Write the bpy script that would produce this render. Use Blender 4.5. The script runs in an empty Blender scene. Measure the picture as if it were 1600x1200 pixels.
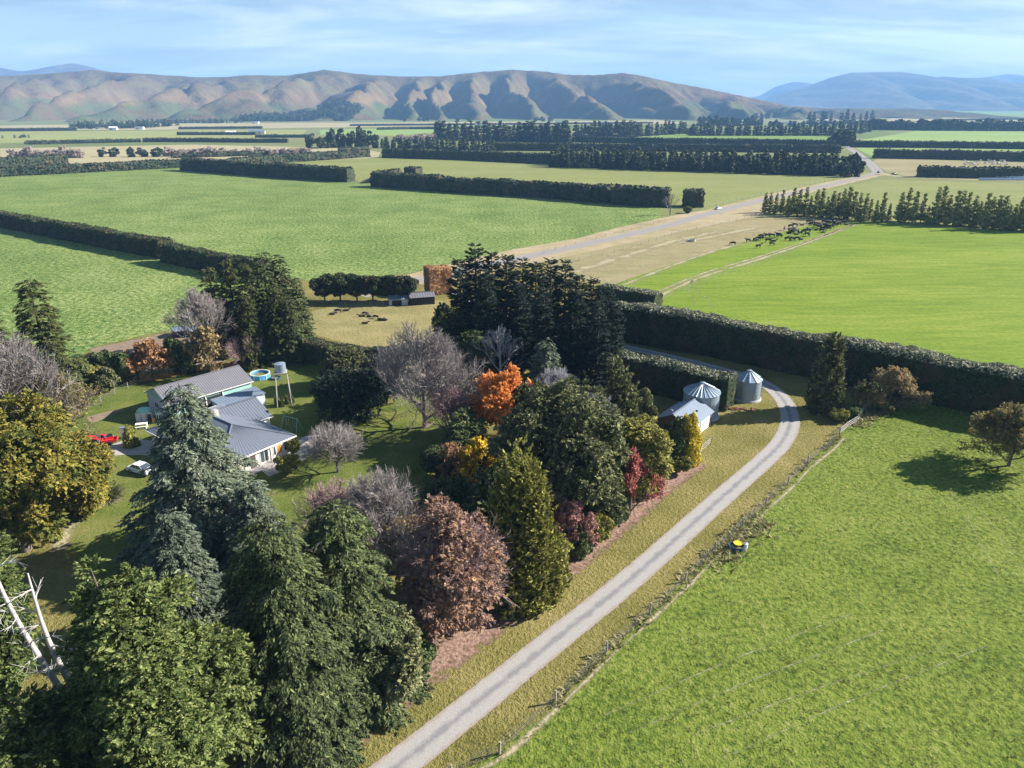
import bpy, bmesh, math, random
import numpy as np
from mathutils import Vector, Matrix
R = math.radians
# ---------------------------------------------------------------- camera, light, exposure
PITCH, FPX, CAMH = R(21.4), 1110.0, 50.0
SUN_EL, SUN_AZ = R(29.5), math.atan2(0.975, 0.22)      # azimuth clockwise from +Y
sc = bpy.context.scene
cam = bpy.data.objects.new('camera', bpy.data.cameras.new('camera'))
sc.collection.objects.link(cam)
cam.location = (0, 0, CAMH); cam.rotation_euler = (math.pi/2-PITCH, 0, 0)
cam.data.lens = FPX/1600*36; cam.data.sensor_width = 36
cam.data.clip_start = 0.5; cam.data.clip_end = 60000
sc.camera = cam
world = bpy.data.worlds.new("World"); sc.world = world; world.use_nodes = True
def build_world():
    nt = world.node_tree; N = nt.nodes; L = nt.links
    for n in list(N): N.remove(n)
    out = N.new('ShaderNodeOutputWorld'); bg = N.new('ShaderNodeBackground')
    sky = N.new('ShaderNodeTexSky'); sky.sky_type = 'NISHITA'; sky.sun_disc = False
    sky.sun_elevation = SUN_EL; sky.sun_rotation = SUN_AZ
    sky.air_density = 1.0; sky.dust_density = 0.4; sky.ozone_density = 1.6; sky.altitude = 300
    bg.inputs['Strength'].default_value = 0.052
    tc = N.new('ShaderNodeTexCoord'); sep = N.new('ShaderNodeSeparateXYZ')
    L.new(tc.outputs['Generated'], sep.inputs[0])
    def m(op, a, b=None):
        n = N.new('ShaderNodeMath'); n.operation = op
        for i, v in enumerate((a, b)):
            if v is None: continue
            if isinstance(v, (int, float)): n.inputs[i].default_value = v
            else: L.new(v, n.inputs[i])
        return n.outputs[0]
    zz = m('ADD', m('MAXIMUM', sep.outputs['Z'], 0.0), 0.15)
    cx = m('DIVIDE', sep.outputs['X'], zz); cy = m('DIVIDE', sep.outputs['Y'], zz)
    comb = N.new('ShaderNodeCombineXYZ'); L.new(cx, comb.inputs[0]); L.new(cy, comb.inputs[1])
    def cloud(scale, loc, lo, hi, detail, rot=0.25, sx=0.45):
        mp = N.new('ShaderNodeMapping'); L.new(comb.outputs[0], mp.inputs['Vector'])
        mp.inputs['Location'].default_value = loc; mp.inputs['Rotation'].default_value = (0, 0, rot)
        mp.inputs['Scale'].default_value = (sx, 1, 1)
        no = N.new('ShaderNodeTexNoise'); L.new(mp.outputs[0], no.inputs['Vector'])
        no.inputs['Scale'].default_value = scale; no.inputs['Detail'].default_value = detail
        no.inputs['Roughness'].default_value = 0.6; no.inputs['Distortion'].default_value = 0.4
        r = N.new('ShaderNodeMapRange'); L.new(no.outputs['Fac'], r.inputs['Value'])
        r.inputs['From Min'].default_value = lo; r.inputs['From Max'].default_value = hi
        return r.outputs[0]
    thin = cloud(1.5, (3.1, 1.7, 0), 0.44, 0.70, 9, 0.25, 0.55)
    grey = cloud(1.3, (7.4, 4.2, 2), 0.44, 0.60, 9, -0.12, 0.42)
    def mix(f, a, b):
        n = N.new('ShaderNodeMix'); n.data_type = 'RGBA'
        L.new(f, n.inputs[0])
        for i, v in ((6, a), (7, b)):
            if isinstance(v, tuple): n.inputs[i].default_value = (*v, 1)
            else: L.new(v, n.inputs[i])
        return n.outputs[2]
    # clouds kept low; unseen sky overhead left clear to weaken the fill light
    low = N.new('ShaderNodeMapRange'); L.new(sep.outputs['Z'], low.inputs[0]); low.interpolation_type = 'SMOOTHSTEP'
    low.inputs[1].default_value = 0.16; low.inputs[2].default_value = 0.42; low.inputs[3].default_value = 1.0; low.inputs[4].default_value = 0.04
    thin = m('MULTIPLY', thin, low.outputs[0]); grey = m('MULTIPLY', grey, low.outputs[0])
    c = mix(m('MULTIPLY', thin, 0.6), sky.outputs[0], (9.4, 9.5, 9.6))
    c = mix(m('MULTIPLY', grey, 0.5), c, (2.0, 2.7, 3.7))
    L.new(c, bg.inputs['Color']); L.new(bg.outputs[0], out.inputs['Surface'])
build_world()
sun = bpy.data.objects.new('sun', bpy.data.lights.new('sun', 'SUN'))
sc.collection.objects.link(sun)
sun.data.energy = 5.0; sun.data.angle = R(0.5); sun.data.color = (1.0, 0.94, 0.85)
sd = Vector((math.sin(SUN_AZ)*math.cos(SUN_EL), math.cos(SUN_AZ)*math.cos(SUN_EL), math.sin(SUN_EL)))
sun.rotation_euler = sd.to_track_quat('Z', 'Y').to_euler()
sc.view_settings.view_transform = 'Standard'; sc.view_settings.look = 'None'
sc.view_settings.gamma = 1; sc.view_settings.use_curve_mapping = False
sc.view_settings.exposure = 1.53
try:
    sc.cycles.max_bounces = 6; sc.cycles.diffuse_bounces = 2; sc.cycles.volume_bounces = 1
    sc.cycles.transparent_max_bounces = 8
except Exception: pass

# ---------------------------------------------------------------- helpers
def g(px, py, z=0.0):
    """a place on the ground (photo pixel -> metres)"""
    u = (px-800)/FPX; v = (py-600)/FPX
    d = math.sin(PITCH)+v*math.cos(PITCH); f = math.cos(PITCH)-v*math.sin(PITCH)
    t = (CAMH-z)/d
    return (u*t, f*t)
def hgt(px, py, ty):
    x, y = g(px, py); v = (ty-600)/FPX
    return CAMH-y*(math.sin(PITCH)+v*math.cos(PITCH))/(math.cos(PITCH)-v*math.sin(PITCH))
def tag(o, label=None, cat=None, group=None, kind=None):
    if label: o['label'] = label
    if cat: o['category'] = cat
    if group: o['group'] = group
    if kind: o['kind'] = kind
    return o
def empty(name, loc, rz=0, s=1, **k):
    o = bpy.data.objects.new(name, None); sc.collection.objects.link(o)
    o.location = loc; o.rotation_euler = (0, 0, rz); o.scale = (s, s, s); o.empty_display_size = 0.5
    return tag(o, **k)
def link(name, me, parent=None, loc=(0, 0, 0), rz=0, s=1, **k):
    o = bpy.data.objects.new(name, me); sc.collection.objects.link(o)
    o.location = loc; o.rotation_euler = (0, 0, rz)
    o.scale = (s, s, s) if isinstance(s, (int, float)) else s
    if parent: o.parent = parent
    return tag(o, **k)
def npmesh(name, V, F, mats, mi=None, smooth=False):
    """V (n,3); F (m,k) all same size"""
    V = np.asarray(V, dtype=np.float32); F = np.asarray(F, dtype=np.int32)
    me = bpy.data.meshes.new(name)
    m, k = F.shape
    me.vertices.add(len(V)); me.vertices.foreach_set('co', V.ravel())
    me.loops.add(m*k); me.loops.foreach_set('vertex_index', F.ravel())
    me.polygons.add(m); me.polygons.foreach_set('loop_start', np.arange(0, m*k, k, dtype=np.int32))
    me.polygons.foreach_set('loop_total', np.full(m, k, dtype=np.int32))
    for mt in (mats if isinstance(mats, (list, tuple)) else [mats]): me.materials.append(mt)
    if mi is not None: me.polygons.foreach_set('material_index', np.asarray(mi, dtype=np.int32))
    me.polygons.foreach_set('use_smooth', np.full(m, smooth))
    me.update(calc_edges=True); me.validate()
    return me
class MB:
    """collects polygons of one mesh"""
    def __init__(s): s.v = []; s.f = []; s.mi = []
    def add(s, vs, fs, mi=0):
        n = len(s.v); s.v += [tuple(p) for p in vs]
        for f in fs: s.f.append([i+n for i in f]); s.mi.append(mi)
        return s
    def box(s, x0, x1, y0, y1, z0, z1, mi=0, M=None):
        vs = [Vector((x, y, z)) for z in (z0, z1) for y in (y0, y1) for x in (x0, x1)]
        if M: vs = [M @ v for v in vs]
        return s.add(vs, [(0, 2, 3, 1), (4, 5, 7, 6), (0, 1, 5, 4), (2, 6, 7, 3), (0, 4, 6, 2), (1, 3, 7, 5)], mi)
    def tube(s, a, b, r0, r1=None, n=8, mi=0, cap=True):
        a = Vector(a); b = Vector(b); r1 = r0 if r1 is None else r1
        q = (b-a).to_track_quat('Z', 'Y')
        vs = []
        for c, r in ((a, r0), (b, r1)):
            for i in range(n):
                t = 2*math.pi*i/n; vs.append(c+q @ Vector((r*math.cos(t), r*math.sin(t), 0)))
        fs = [(i, (i+1) % n, n+(i+1) % n, n+i) for i in range(n)]
        if cap: fs += [tuple(range(n-1, -1, -1)), tuple(range(n, 2*n))]
        return s.add(vs, fs, mi)
    def mesh(s, name, mats, smooth=False):
        me = bpy.data.meshes.new(name); me.from_pydata(s.v, [], s.f)
        for mt in (mats if isinstance(mats, (list, tuple)) else [mats]): me.materials.append(mt)
        me.polygons.foreach_set('material_index', s.mi)
        me.polygons.foreach_set('use_smooth', [smooth]*len(s.f)); me.update(); return me
    def build(s, name, mats, parent=None, smooth=False, **k):
        return link(name, s.mesh(name, mats, smooth), parent, **k)
def vnoise(x, y, seed=0):
    """smooth 2-D value noise in -1..1 (numpy)"""
    xi = np.floor(x).astype(np.int64); yi = np.floor(y).astype(np.int64)
    xf = x-xi; yf = y-yi; xf = xf*xf*(3-2*xf); yf = yf*yf*(3-2*yf)
    def h(a, b):
        n = (a*374761393+b*668265263+seed*974634777) & 0x7fffffff
        n = ((n ^ (n >> 13))*1274126177) & 0x7fffffff
        return ((n ^ (n >> 16)) & 0xffff)/32767.5-1
    return (h(xi, yi)*(1-xf)+h(xi+1, yi)*xf)*(1-yf)+(h(xi, yi+1)*(1-xf)+h(xi+1, yi+1)*xf)*yf
def fbm(x, y, seed=0, o=4):
    r = 0; a = 1; t = 0
    for i in range(o):
        r = r+a*vnoise(x*2**i, y*2**i, seed+i*17); t += a; a *= 0.5
    return r/t

# ---------------------------------------------------------------- materials
class NT:
    def __init__(s, name):
        s.m = bpy.data.materials.new(name); s.m.use_nodes = True
        s.t = s.m.node_tree; s.N = s.t.nodes; s.L = s.t.links
        s.b = s.N['Principled BSDF']; s.o = s.N['Material Output']
        s.pos = s.N.new('ShaderNodeNewGeometry')
    def set(s, sock, v):
        if isinstance(v, tuple): sock.default_value = v if len(v) != 3 or sock.type != 'RGBA' else (*v, 1)
        elif isinstance(v, (int, float)): sock.default_value = v
        else: s.L.new(v, sock)
    def math(s, op, a, b=0, clamp=False):
        n = s.N.new('ShaderNodeMath'); n.operation = op; n.use_clamp = clamp
        s.set(n.inputs[0], a); s.set(n.inputs[1], b); return n.outputs[0]
    def map(s, scale=(1, 1, 1), rot=0, loc=(0, 0, 0), vec=None):
        n = s.N.new('ShaderNodeMapping'); s.L.new(vec or s.pos.outputs['Position'], n.inputs[0])
        n.inputs['Scale'].default_value = scale; n.inputs['Rotation'].default_value = (0, 0, rot)
        n.inputs['Location'].default_value = loc; return n.outputs[0]
    def noise(s, scale, detail=3, vec=None, rough=0.55, dist=0):
        n = s.N.new('ShaderNodeTexNoise'); s.L.new(vec or s.pos.outputs['Position'], n.inputs['Vector'])
        n.inputs['Scale'].default_value = scale; n.inputs['Detail'].default_value = detail
        n.inputs['Roughness'].default_value = rough; n.inputs['Distortion'].default_value = dist
        return n.outputs['Fac']
    def voro(s, scale, vec=None, out='Color', metric='EUCLIDEAN'):
        n = s.N.new('ShaderNodeTexVoronoi'); n.distance = metric
        s.L.new(vec or s.pos.outputs['Position'], n.inputs['Vector']); n.inputs['Scale'].default_value = scale
        return n.outputs[out]
    def ramp(s, fac, stops):
        n = s.N.new('ShaderNodeValToRGB'); s.set(n.inputs[0], fac)
        e = n.color_ramp.elements
        while len(e) < len(stops): e.new(0.5)
        for i, (p, c) in enumerate(stops):
            e[i].position = p; e[i].color = (*c, 1)
        return n.outputs[0]
    def mix(s, f, a, b, mode='MIX'):
        n = s.N.new('ShaderNodeMix'); n.data_type = 'RGBA'; n.blend_type = mode
        s.set(n.inputs[0], f); s.set(n.inputs[6], a); s.set(n.inputs[7], b); return n.outputs[2]
    def bump(s, h, dist, strength=1.0):
        n = s.N.new('ShaderNodeBump'); s.L.new(h, n.inputs['Height'])
        n.inputs['Distance'].default_value = dist; n.inputs['Strength'].default_value = strength
        s.L.new(n.outputs[0], s.b.inputs['Normal']); return n.outputs[0]
    def fin(s, col, rough=0.9, spec=0.15, metal=0):
        s.set(s.b.inputs['Base Color'], col); s.set(s.b.inputs['Roughness'], rough)
        s.b.inputs['Specular IOR Level'].default_value = spec; s.b.inputs['Metallic'].default_value = metal
        return s.m
def plain(name, col, rough=0.7, var=0.12, scale=2.0, spec=0.3, metal=0):
    n = NT(name); f = n.noise(scale, 4)
    c = n.mix(f, tuple(x*(1-var*1.6) for x in col), tuple(min(1, x*(1+var*1.2)) for x in col))
    return n.fin(c, rough, spec, metal)
def leafmat(name, stops, trans=0.25, patch=None, pscale=0.35):
    """foliage: every leaf clump its own tint, drifting through the crown"""
    n = NT(name)
    oi = n.N.new('ShaderNodeObjectInfo')
    r = n.math('MULTIPLY', n.pos.outputs['Random Per Island'], 0.62)
    r = n.math('ADD', r, n.math('MULTIPLY', n.noise(0.9, 3), 0.6))
    r = n.math('ADD', r, n.math('MULTIPLY', oi.outputs['Random'], 0.16))
    r = n.math('SUBTRACT', r, 0.16, True)
    c = n.ramp(r, stops)
    if patch:
        f = n.N.new('ShaderNodeMapRange'); n.L.new(n.noise(pscale, 2), f.inputs[0])
        f.inputs[1].default_value = 0.5; f.inputs[2].default_value = 0.62
        c = n.mix(f.outputs[0], c, patch)
    n.fin(c, 0.75, 0.12)
    if trans:
        tr = n.N.new('ShaderNodeBsdfTranslucent'); n.L.new(c, tr.inputs['Color'])
        mx = n.N.new('ShaderNodeMixShader'); mx.inputs[0].default_value = trans
        n.L.new(n.b.outputs[0], mx.inputs[1]); n.L.new(tr.outputs[0], mx.inputs[2])
        n.L.new(mx.outputs[0], n.o.inputs['Surface'])
    return n.m
def grassmat(name, stops, big=0.012, mid=0.13, fine=1.6, bd=0.12, w=(0.3, 0.35, 0.35), stretch=None, rot=0, lines=None):
    n = NT(name)
    vec = n.map(stretch, rot) if stretch else None
    a = n.noise(big, 4, vec); b = n.noise(mid, 4, vec, 0.6); c = n.noise(fine, 3, None, 0.65)
    f = n.math('ADD', n.math('ADD', n.math('MULTIPLY', a, w[0]), n.math('MULTIPLY', b, w[1])), n.math('MULTIPLY', c, w[2]))
    col = n.ramp(f, [(p_, tuple(min(1, x_*1.2) for x_ in c_)) for p_, c_ in stops])
    if bd: n.bump(n.math('ADD', c, n.math('MULTIPLY', n.noise(fine*3.1, 2), 0.4)), bd)
    return n.fin(col, 0.95, 0.05)
M = {}
M['plain'] = None
def mk_far():
    n = NT('far_plain_pasture')
    v = n.map((0.0019, 0.0042, 1), 0.12)
    cell = n.voro(1.0, v, 'Color', 'CHEBYCHEV')
    sp = n.N.new('ShaderNodeSeparateColor'); n.L.new(cell, sp.inputs[0])
    c = n.ramp(sp.outputs[0], [(0.0, (0.115, 0.15, 0.045)), (0.3, (0.17, 0.185, 0.07)), (0.55, (0.21, 0.195, 0.10)), (0.8, (0.10, 0.16, 0.04)), (1, (0.25, 0.22, 0.13))])
    c = n.mix(n.math('MULTIPLY', n.noise(0.012, 5), 0.5), c, (0.10, 0.13, 0.045))
    return n.fin(c, 0.95, 0.05)
M['far'] = mk_far()
M['verge'] = grassmat('verge_grass', [(0.36, (0.062, 0.062, 0.018)), (0.45, (0.118, 0.110, 0.032)), (0.54, (0.168, 0.145, 0.050)), (0.64, (0.24, 0.19, 0.09))], bd=0.26, fine=2.2)
M['lawn'] = grassmat('lawn_grass', [(0.36, (0.046, 0.072, 0.014)), (0.48, (0.088, 0.110, 0.024)), (0.57, (0.140, 0.140, 0.044)), (0.68, (0.225, 0.175, 0.085))], bd=0.09, fine=3.0, mid=0.2)
M['near'] = grassmat('near_pasture_grass', [(0.37, (0.032, 0.056, 0.011)), (0.45, (0.072, 0.104, 0.017)), (0.53, (0.118, 0.150, 0.027)), (0.60, (0.152, 0.168, 0.044)), (0.66, (0.215, 0.19, 0.085))], bd=0.22, fine=1.6, mid=0.16, w=(0.25, 0.22, 0.53))
M['bright'] = grassmat('bright_pasture_grass', [(0.37, (0.074, 0.120, 0.014)), (0.5, (0.120, 0.170, 0.020)), (0.57, (0.155, 0.190, 0.030)), (0.64, (0.19, 0.21, 0.055))], bd=0.10, fine=0.9, stretch=(0.5, 2.6, 1), rot=-0.12, big=0.02, mid=0.14)
M['crop'] = grassmat('leafy_crop', [(0.35, (0.026, 0.060, 0.014)), (0.44, (0.075, 0.122, 0.030)), (0.52, (0.132, 0.176, 0.050)), (0.61, (0.215, 0.245, 0.09))], bd=0.5, fine=0.75, mid=0.05, w=(0.15, 0.2, 0.65))
M['midp'] = grassmat('pale_pasture_grass', [(0.36, (0.115, 0.14, 0.040)), (0.5, (0.158, 0.17, 0.058)), (0.64, (0.21, 0.20, 0.09))], bd=0.08, fine=0.6, stretch=(0.5, 2.2, 1), rot=0.1)
M['dry'] = grassmat('dry_paddock_grass', [(0.36, (0.13, 0.125, 0.055)), (0.5, (0.20, 0.175, 0.09)), (0.6, (0.25, 0.205, 0.125)), (0.70, (0.38, 0.30, 0.21))], bd=0.1, fine=0.9, stretch=(0.7, 1.8, 1), rot=0.6)
M['yellowp'] = grassmat('rough_paddock_grass', [(0.36, (0.12, 0.11, 0.045)), (0.5, (0.20, 0.175, 0.075)), (0.64, (0.28, 0.235, 0.12))], bd=0.2, fine=1.5)
M['soil'] = plain('bare_soil', (0.22, 0.165, 0.12), 0.95, 0.3, 0.8, 0.05)
def mk_litter(name, cols, lo, hi, scale):
    """ground cover that thins out into what lies under it, along the strip's edges"""
    n = NT(name)
    uv = n.N.new('ShaderNodeUVMap'); sp = n.N.new('ShaderNodeSeparateXYZ'); n.L.new(uv.outputs[0], sp.inputs[0])
    e = n.math('MULTIPLY', n.math('ABSOLUTE', n.math('SUBTRACT', sp.outputs['X'], 0.5)), 2)
    f = n.math('ADD', n.noise(scale, 5, None, 0.65), n.math('MULTIPLY', n.math('SUBTRACT', 1.0, e), 0.42))
    r = n.N.new('ShaderNodeMapRange'); n.L.new(f, r.inputs[0]); r.inputs[1].default_value = lo; r.inputs[2].default_value = hi
    c = n.ramp(n.noise(2.4, 4, None, 0.7), cols)
    n.fin(c, 0.95, 0.05); n.bump(n.noise(3, 3), 0.1)
    tb = n.N.new('ShaderNodeBsdfTransparent'); mx = n.N.new('ShaderNodeMixShader')
    n.L.new(r.outputs[0], mx.inputs[0]); n.L.new(tb.outputs[0], mx.inputs[1]); n.L.new(n.b.outputs[0], mx.inputs[2])
    n.L.new(mx.outputs[0], n.o.inputs['Surface']); return n.m
M['litter'] = mk_litter('fallen_leaves', [(0.35, (0.12, 0.07, 0.05)), (0.48, (0.24, 0.155, 0.12)), (0.6, (0.33, 0.225, 0.18)), (0.7, (0.15, 0.13, 0.05))], 0.46, 0.72, 0.9)
M['orange_litter'] = mk_litter('orange_fallen_leaves', [(0.35, (0.25, 0.11, 0.03)), (0.5, (0.42, 0.2, 0.06)), (0.65, (0.30, 0.18, 0.06))], 0.5, 0.75, 0.6)
M['worn'] = mk_litter('worn_track', [(0.35, (0.20, 0.19, 0.09)), (0.5, (0.32, 0.285, 0.17)), (0.65, (0.42, 0.36, 0.25))], 0.60, 0.92, 0.14)
M['wheel'] = mk_litter('wheel_marks', [(0.35, (0.15, 0.18, 0.06)), (0.5, (0.22, 0.24, 0.12)), (0.65, (0.34, 0.32, 0.20))], 0.70, 1.0, 0.5)
def mk_gravel(name, mid, side, edge):
    n = NT(name)
    uv = n.N.new('ShaderNodeUVMap'); sp = n.N.new('ShaderNodeSeparateXYZ'); n.L.new(uv.outputs[0], sp.inputs[0])
    e = n.math('MULTIPLY', n.math('ABSOLUTE', n.math('SUBTRACT', sp.outputs['X'], 0.5)), 2)
    e = n.math('ADD', e, n.math('MULTIPLY', n.math('SUBTRACT', n.noise(0.9, 4), 0.5), 0.55))
    c = n.ramp(e, [(0.05, mid), (0.3, side), (0.72, side), (0.82, edge), (1.0, edge)])
    c = n.mix(n.math('MULTIPLY', n.noise(4, 6, None, 0.85), 0.75), c, (0.15, 0.145, 0.14))
    n.bump(n.noise(6, 3), 0.03)
    # worn soft edge into the grass
    f = n.math('ADD', n.noise(1.3, 4), n.math('MULTIPLY', n.math('SUBTRACT', 1.0, n.math('MULTIPLY', n.math('ABSOLUTE', n.math('SUBTRACT', sp.outputs['X'], 0.5)), 2)), 4.5))
    r = n.N.new('ShaderNodeMapRange'); n.L.new(f, r.inputs[0]); r.inputs[1].default_value = 0.62; r.inputs[2].default_value = 0.95
    n.fin(c, 0.95, 0.1)
    tb = n.N.new('ShaderNodeBsdfTransparent'); mx = n.N.new('ShaderNodeMixShader')
    n.L.new(r.outputs[0], mx.inputs[0]); n.L.new(tb.outputs[0], mx.inputs[1]); n.L.new(n.b.outputs[0], mx.inputs[2])
    n.L.new(mx.outputs[0], n.o.inputs['Surface']); return n.m
M['gravel'] = mk_gravel('driveway_gravel', (0.22, 0.22, 0.23), (0.41, 0.385, 0.365), (0.36, 0.30, 0.24))
M['road'] = mk_gravel('road_gravel', (0.27, 0.255, 0.24), (0.31, 0.285, 0.26), (0.36, 0.30, 0.235))
M['rverge'] = grassmat('dry_road_verge', [(0.36, (0.16, 0.145, 0.07)), (0.5, (0.26, 0.215, 0.13)), (0.64, (0.35, 0.285, 0.20))], bd=0.08, fine=1.5)
M['bark'] = plain('bark', (0.14, 0.115, 0.095), 0.95, 0.35, 3)
M['darkbark'] = plain('dark_bark', (0.07, 0.06, 0.05), 0.95, 0.3, 3)
M['deadwood'] = plain('bleached_dead_wood', (0.44, 0.42, 0.39), 0.9, 0.25, 3)
M['greytwig'] = plain('grey_twigs', (0.27, 0.24, 0.225), 0.9, 0.25, 0.6)
M['pinktwig'] = plain('pinkish_twigs', (0.34, 0.235, 0.225), 0.9, 0.22, 0.6)
M['silvertwig'] = plain('silvery_twigs', (0.34, 0.325, 0.345), 0.9, 0.22, 0.6)
M['browntwig'] = plain('brown_twigs', (0.20, 0.155, 0.12), 0.9, 0.25, 0.6)
M['cedar'] = leafmat('blue_green_needles', [(0.1, (0.034, 0.050, 0.036)), (0.42, (0.098, 0.128, 0.088)), (0.7, (0.20, 0.235, 0.16)), (1, (0.37, 0.40, 0.28))])
M['spruce'] = leafmat('dark_green_needles', [(0.1, (0.020, 0.032, 0.015)), (0.42, (0.058, 0.080, 0.033)), (0.7, (0.135, 0.165, 0.065)), (1, (0.29, 0.31, 0.13))])
M['pine'] = leafmat('very_dark_needles', [(0.1, (0.014, 0.022, 0.018)), (0.55, (0.030, 0.048, 0.034)), (0.85, (0.05, 0.072, 0.045)), (1, (0.085, 0.095, 0.06))], 0.12)
M['fir'] = leafmat('olive_needles', [(0.1, (0.030, 0.042, 0.015)), (0.5, (0.075, 0.09, 0.03)), (0.8, (0.12, 0.13, 0.045)), (1, (0.17, 0.165, 0.06))])
M['green'] = leafmat('fresh_green_leaves', [(0.1, (0.026, 0.045, 0.015)), (0.42, (0.085, 0.122, 0.036)), (0.68, (0.185, 0.225, 0.070)), (1, (0.38, 0.40, 0.15))], 0.3)
M['yellowoak'] = leafmat('yellowing_leaves', [(0.1, (0.055, 0.07, 0.014)), (0.42, (0.16, 0.165, 0.035)), (0.72, (0.32, 0.27, 0.055)), (1, (0.48, 0.38, 0.09))], 0.3, patch=(0.12, 0.14, 0.035), pscale=0.3)
M['dome'] = leafmat('grey_green_leaves', [(0.1, (0.036, 0.048, 0.020)), (0.42, (0.115, 0.128, 0.056)), (0.7, (0.215, 0.222, 0.10)), (1, (0.37, 0.36, 0.19))], 0.2)
M['shrub'] = leafmat('shrub_leaves', [(0.1, (0.03, 0.05, 0.018)), (0.45, (0.095, 0.13, 0.05)), (1, (0.27, 0.30, 0.13))], 0.25)
M['cypress'] = leafmat('yellow_green_sprays', [(0.1, (0.06, 0.072, 0.018)), (0.45, (0.21, 0.215, 0.05)), (1, (0.48, 0.43, 0.13))], 0.2)
M['gold'] = leafmat('golden_sprays', [(0.1, (0.20, 0.17, 0.016)), (0.5, (0.48, 0.38, 0.04)), (1, (0.78, 0.60, 0.08))], 0.3)
M['orange'] = leafmat('orange_leaves', [(0.1, (0.42, 0.13, 0.03)), (0.5, (0.72, 0.28, 0.06)), (1, (0.9, 0.45, 0.16))], 0.35)
M['copper'] = leafmat('copper_leaves', [(0.1, (0.15, 0.10, 0.09)), (0.45, (0.30, 0.20, 0.175)), (0.72, (0.38, 0.235, 0.15)), (1, (0.58, 0.34, 0.15))], 0.3)
M['rust'] = leafmat('rusty_leaves', [(0.1, (0.16, 0.09, 0.055)), (0.5, (0.34, 0.19, 0.10)), (1, (0.54, 0.31, 0.14))], 0.3)
M['yellow'] = leafmat('yellow_leaves', [(0.1, (0.34, 0.22, 0.02)), (0.5, (0.62, 0.44, 0.04)), (1, (0.80, 0.60, 0.10))], 0.35)
M['red'] = leafmat('red_leaves', [(0.1, (0.20, 0.055, 0.050)), (0.5, (0.38, 0.12, 0.11)), (1, (0.55, 0.26, 0.22))], 0.3)
M['pinkleaf'] = leafmat('dusky_pink_leaves', [(0.1, (0.19, 0.09, 0.085)), (0.5, (0.34, 0.17, 0.16)), (1, (0.48, 0.28, 0.25))], 0.3)
M['tan'] = leafmat('tan_autumn_leaves', [(0.1, (0.14, 0.115, 0.055)), (0.5, (0.32, 0.25, 0.12)), (1, (0.50, 0.38, 0.20))], 0.3)
M['olivetan'] = leafmat('olive_autumn_leaves', [(0.1, (0.07, 0.078, 0.028)), (0.5, (0.19, 0.175, 0.065)), (1, (0.42, 0.31, 0.14))], 0.3)
M['hedge'] = leafmat('hedge_leaves', [(0.1, (0.018, 0.030, 0.014)), (0.5, (0.045, 0.064, 0.028)), (0.85, (0.085, 0.105, 0.042)), (1, (0.14, 0.155, 0.075))], 0.15, patch=(0.080, 0.070, 0.040), pscale=0.3)
M['farhedge'] = leafmat('distant_hedge_leaves', [(0.1, (0.022, 0.036, 0.022)), (0.5, (0.045, 0.062, 0.036)), (1, (0.09, 0.105, 0.055))], 0.0, patch=(0.085, 0.075, 0.045), pscale=0.12)
M['fartree'] = leafmat('distant_tree_leaves', [(0.1, (0.022, 0.036, 0.022)), (0.5, (0.048, 0.066, 0.036)), (1, (0.11, 0.115, 0.055))], 0.0)
M['poplar'] = leafmat('belt_tree_leaves', [(0.1, (0.10, 0.12, 0.045)), (0.5, (0.26, 0.27, 0.09)), (1, (0.45, 0.43, 0.17))], 0.2)
M['lit_hedgetop'] = leafmat('trimmed_grey_twigs_painted_sunlit', [(0.1, (0.10, 0.13, 0.07)), (0.5, (0.24, 0.25, 0.16)), (1, (0.45, 0.41, 0.32))], 0.1)  # grey trimmed twigs; sunlight on the hedge tops is painted into the colour
M['tussock'] = leafmat('tussock_grass', [(0.1, (0.15, 0.15, 0.06)), (0.5, (0.27, 0.25, 0.115)), (1, (0.42, 0.37, 0.2))], 0.3)
M['tuft'] = leafmat('grass_tufts', [(0.1, (0.070, 0.095, 0.016)), (0.5, (0.12, 0.145, 0.026)), (1, (0.20, 0.20, 0.06))], 0.3)
M['vtuft'] = leafmat('dry_grass_tufts', [(0.1, (0.10, 0.10, 0.025)), (0.5, (0.19, 0.175, 0.05)), (1, (0.30, 0.26, 0.10))], 0.3)
M['iron'] = plain('galvanised_iron', (0.27, 0.33, 0.40), 0.42, 0.15, 0.8, 0.5, 0.35)
M['roofgrey'] = plain('grey_roof_paint', (0.125, 0.14, 0.175), 0.5, 0.08, 0.6, 0.4)
M['rooflight'] = plain('pale_zinc_roof', (0.17, 0.21, 0.27), 0.5, 0.08, 0.6, 0.4, 0.1)
M['roofpurple'] = plain('weathered_barn_roof', (0.155, 0.15, 0.165), 0.5, 0.1, 0.5, 0.4)
M['white'] = plain('white_paint', (0.78, 0.77, 0.74), 0.6, 0.05, 2)
M['cream'] = plain('cream_render', (0.62, 0.56, 0.47), 0.8, 0.08, 2)
M['teal'] = plain('pale_teal_cladding', (0.27, 0.46, 0.42), 0.7, 0.08, 2)
M['bluewall'] = plain('blue_grey_weatherboard', (0.42, 0.47, 0.52), 0.7, 0.08, 2)
M['glass'] = plain('window_glass', (0.05, 0.065, 0.08), 0.08, 0.1, 1, 0.6)
M['orangecurt'] = plain('orange_door_paint', (0.62, 0.27, 0.05), 0.7, 0.1, 3)
M['darkbrown'] = plain('weathered_dark_timber', (0.10, 0.075, 0.07), 0.9, 0.25, 1.5)
M['timber'] = plain('grey_fence_timber', (0.34, 0.31, 0.27), 0.95, 0.25, 4)
M['wire'] = plain('fence_wire', (0.35, 0.35, 0.34), 0.5, 0.1, 4, 0.5, 0.6)
M['concrete'] = plain('concrete', (0.38, 0.36, 0.34), 0.9, 0.12, 1)
M['paving'] = plain('pale_paving', (0.36, 0.33, 0.30), 0.9, 0.15, 0.7)
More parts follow.
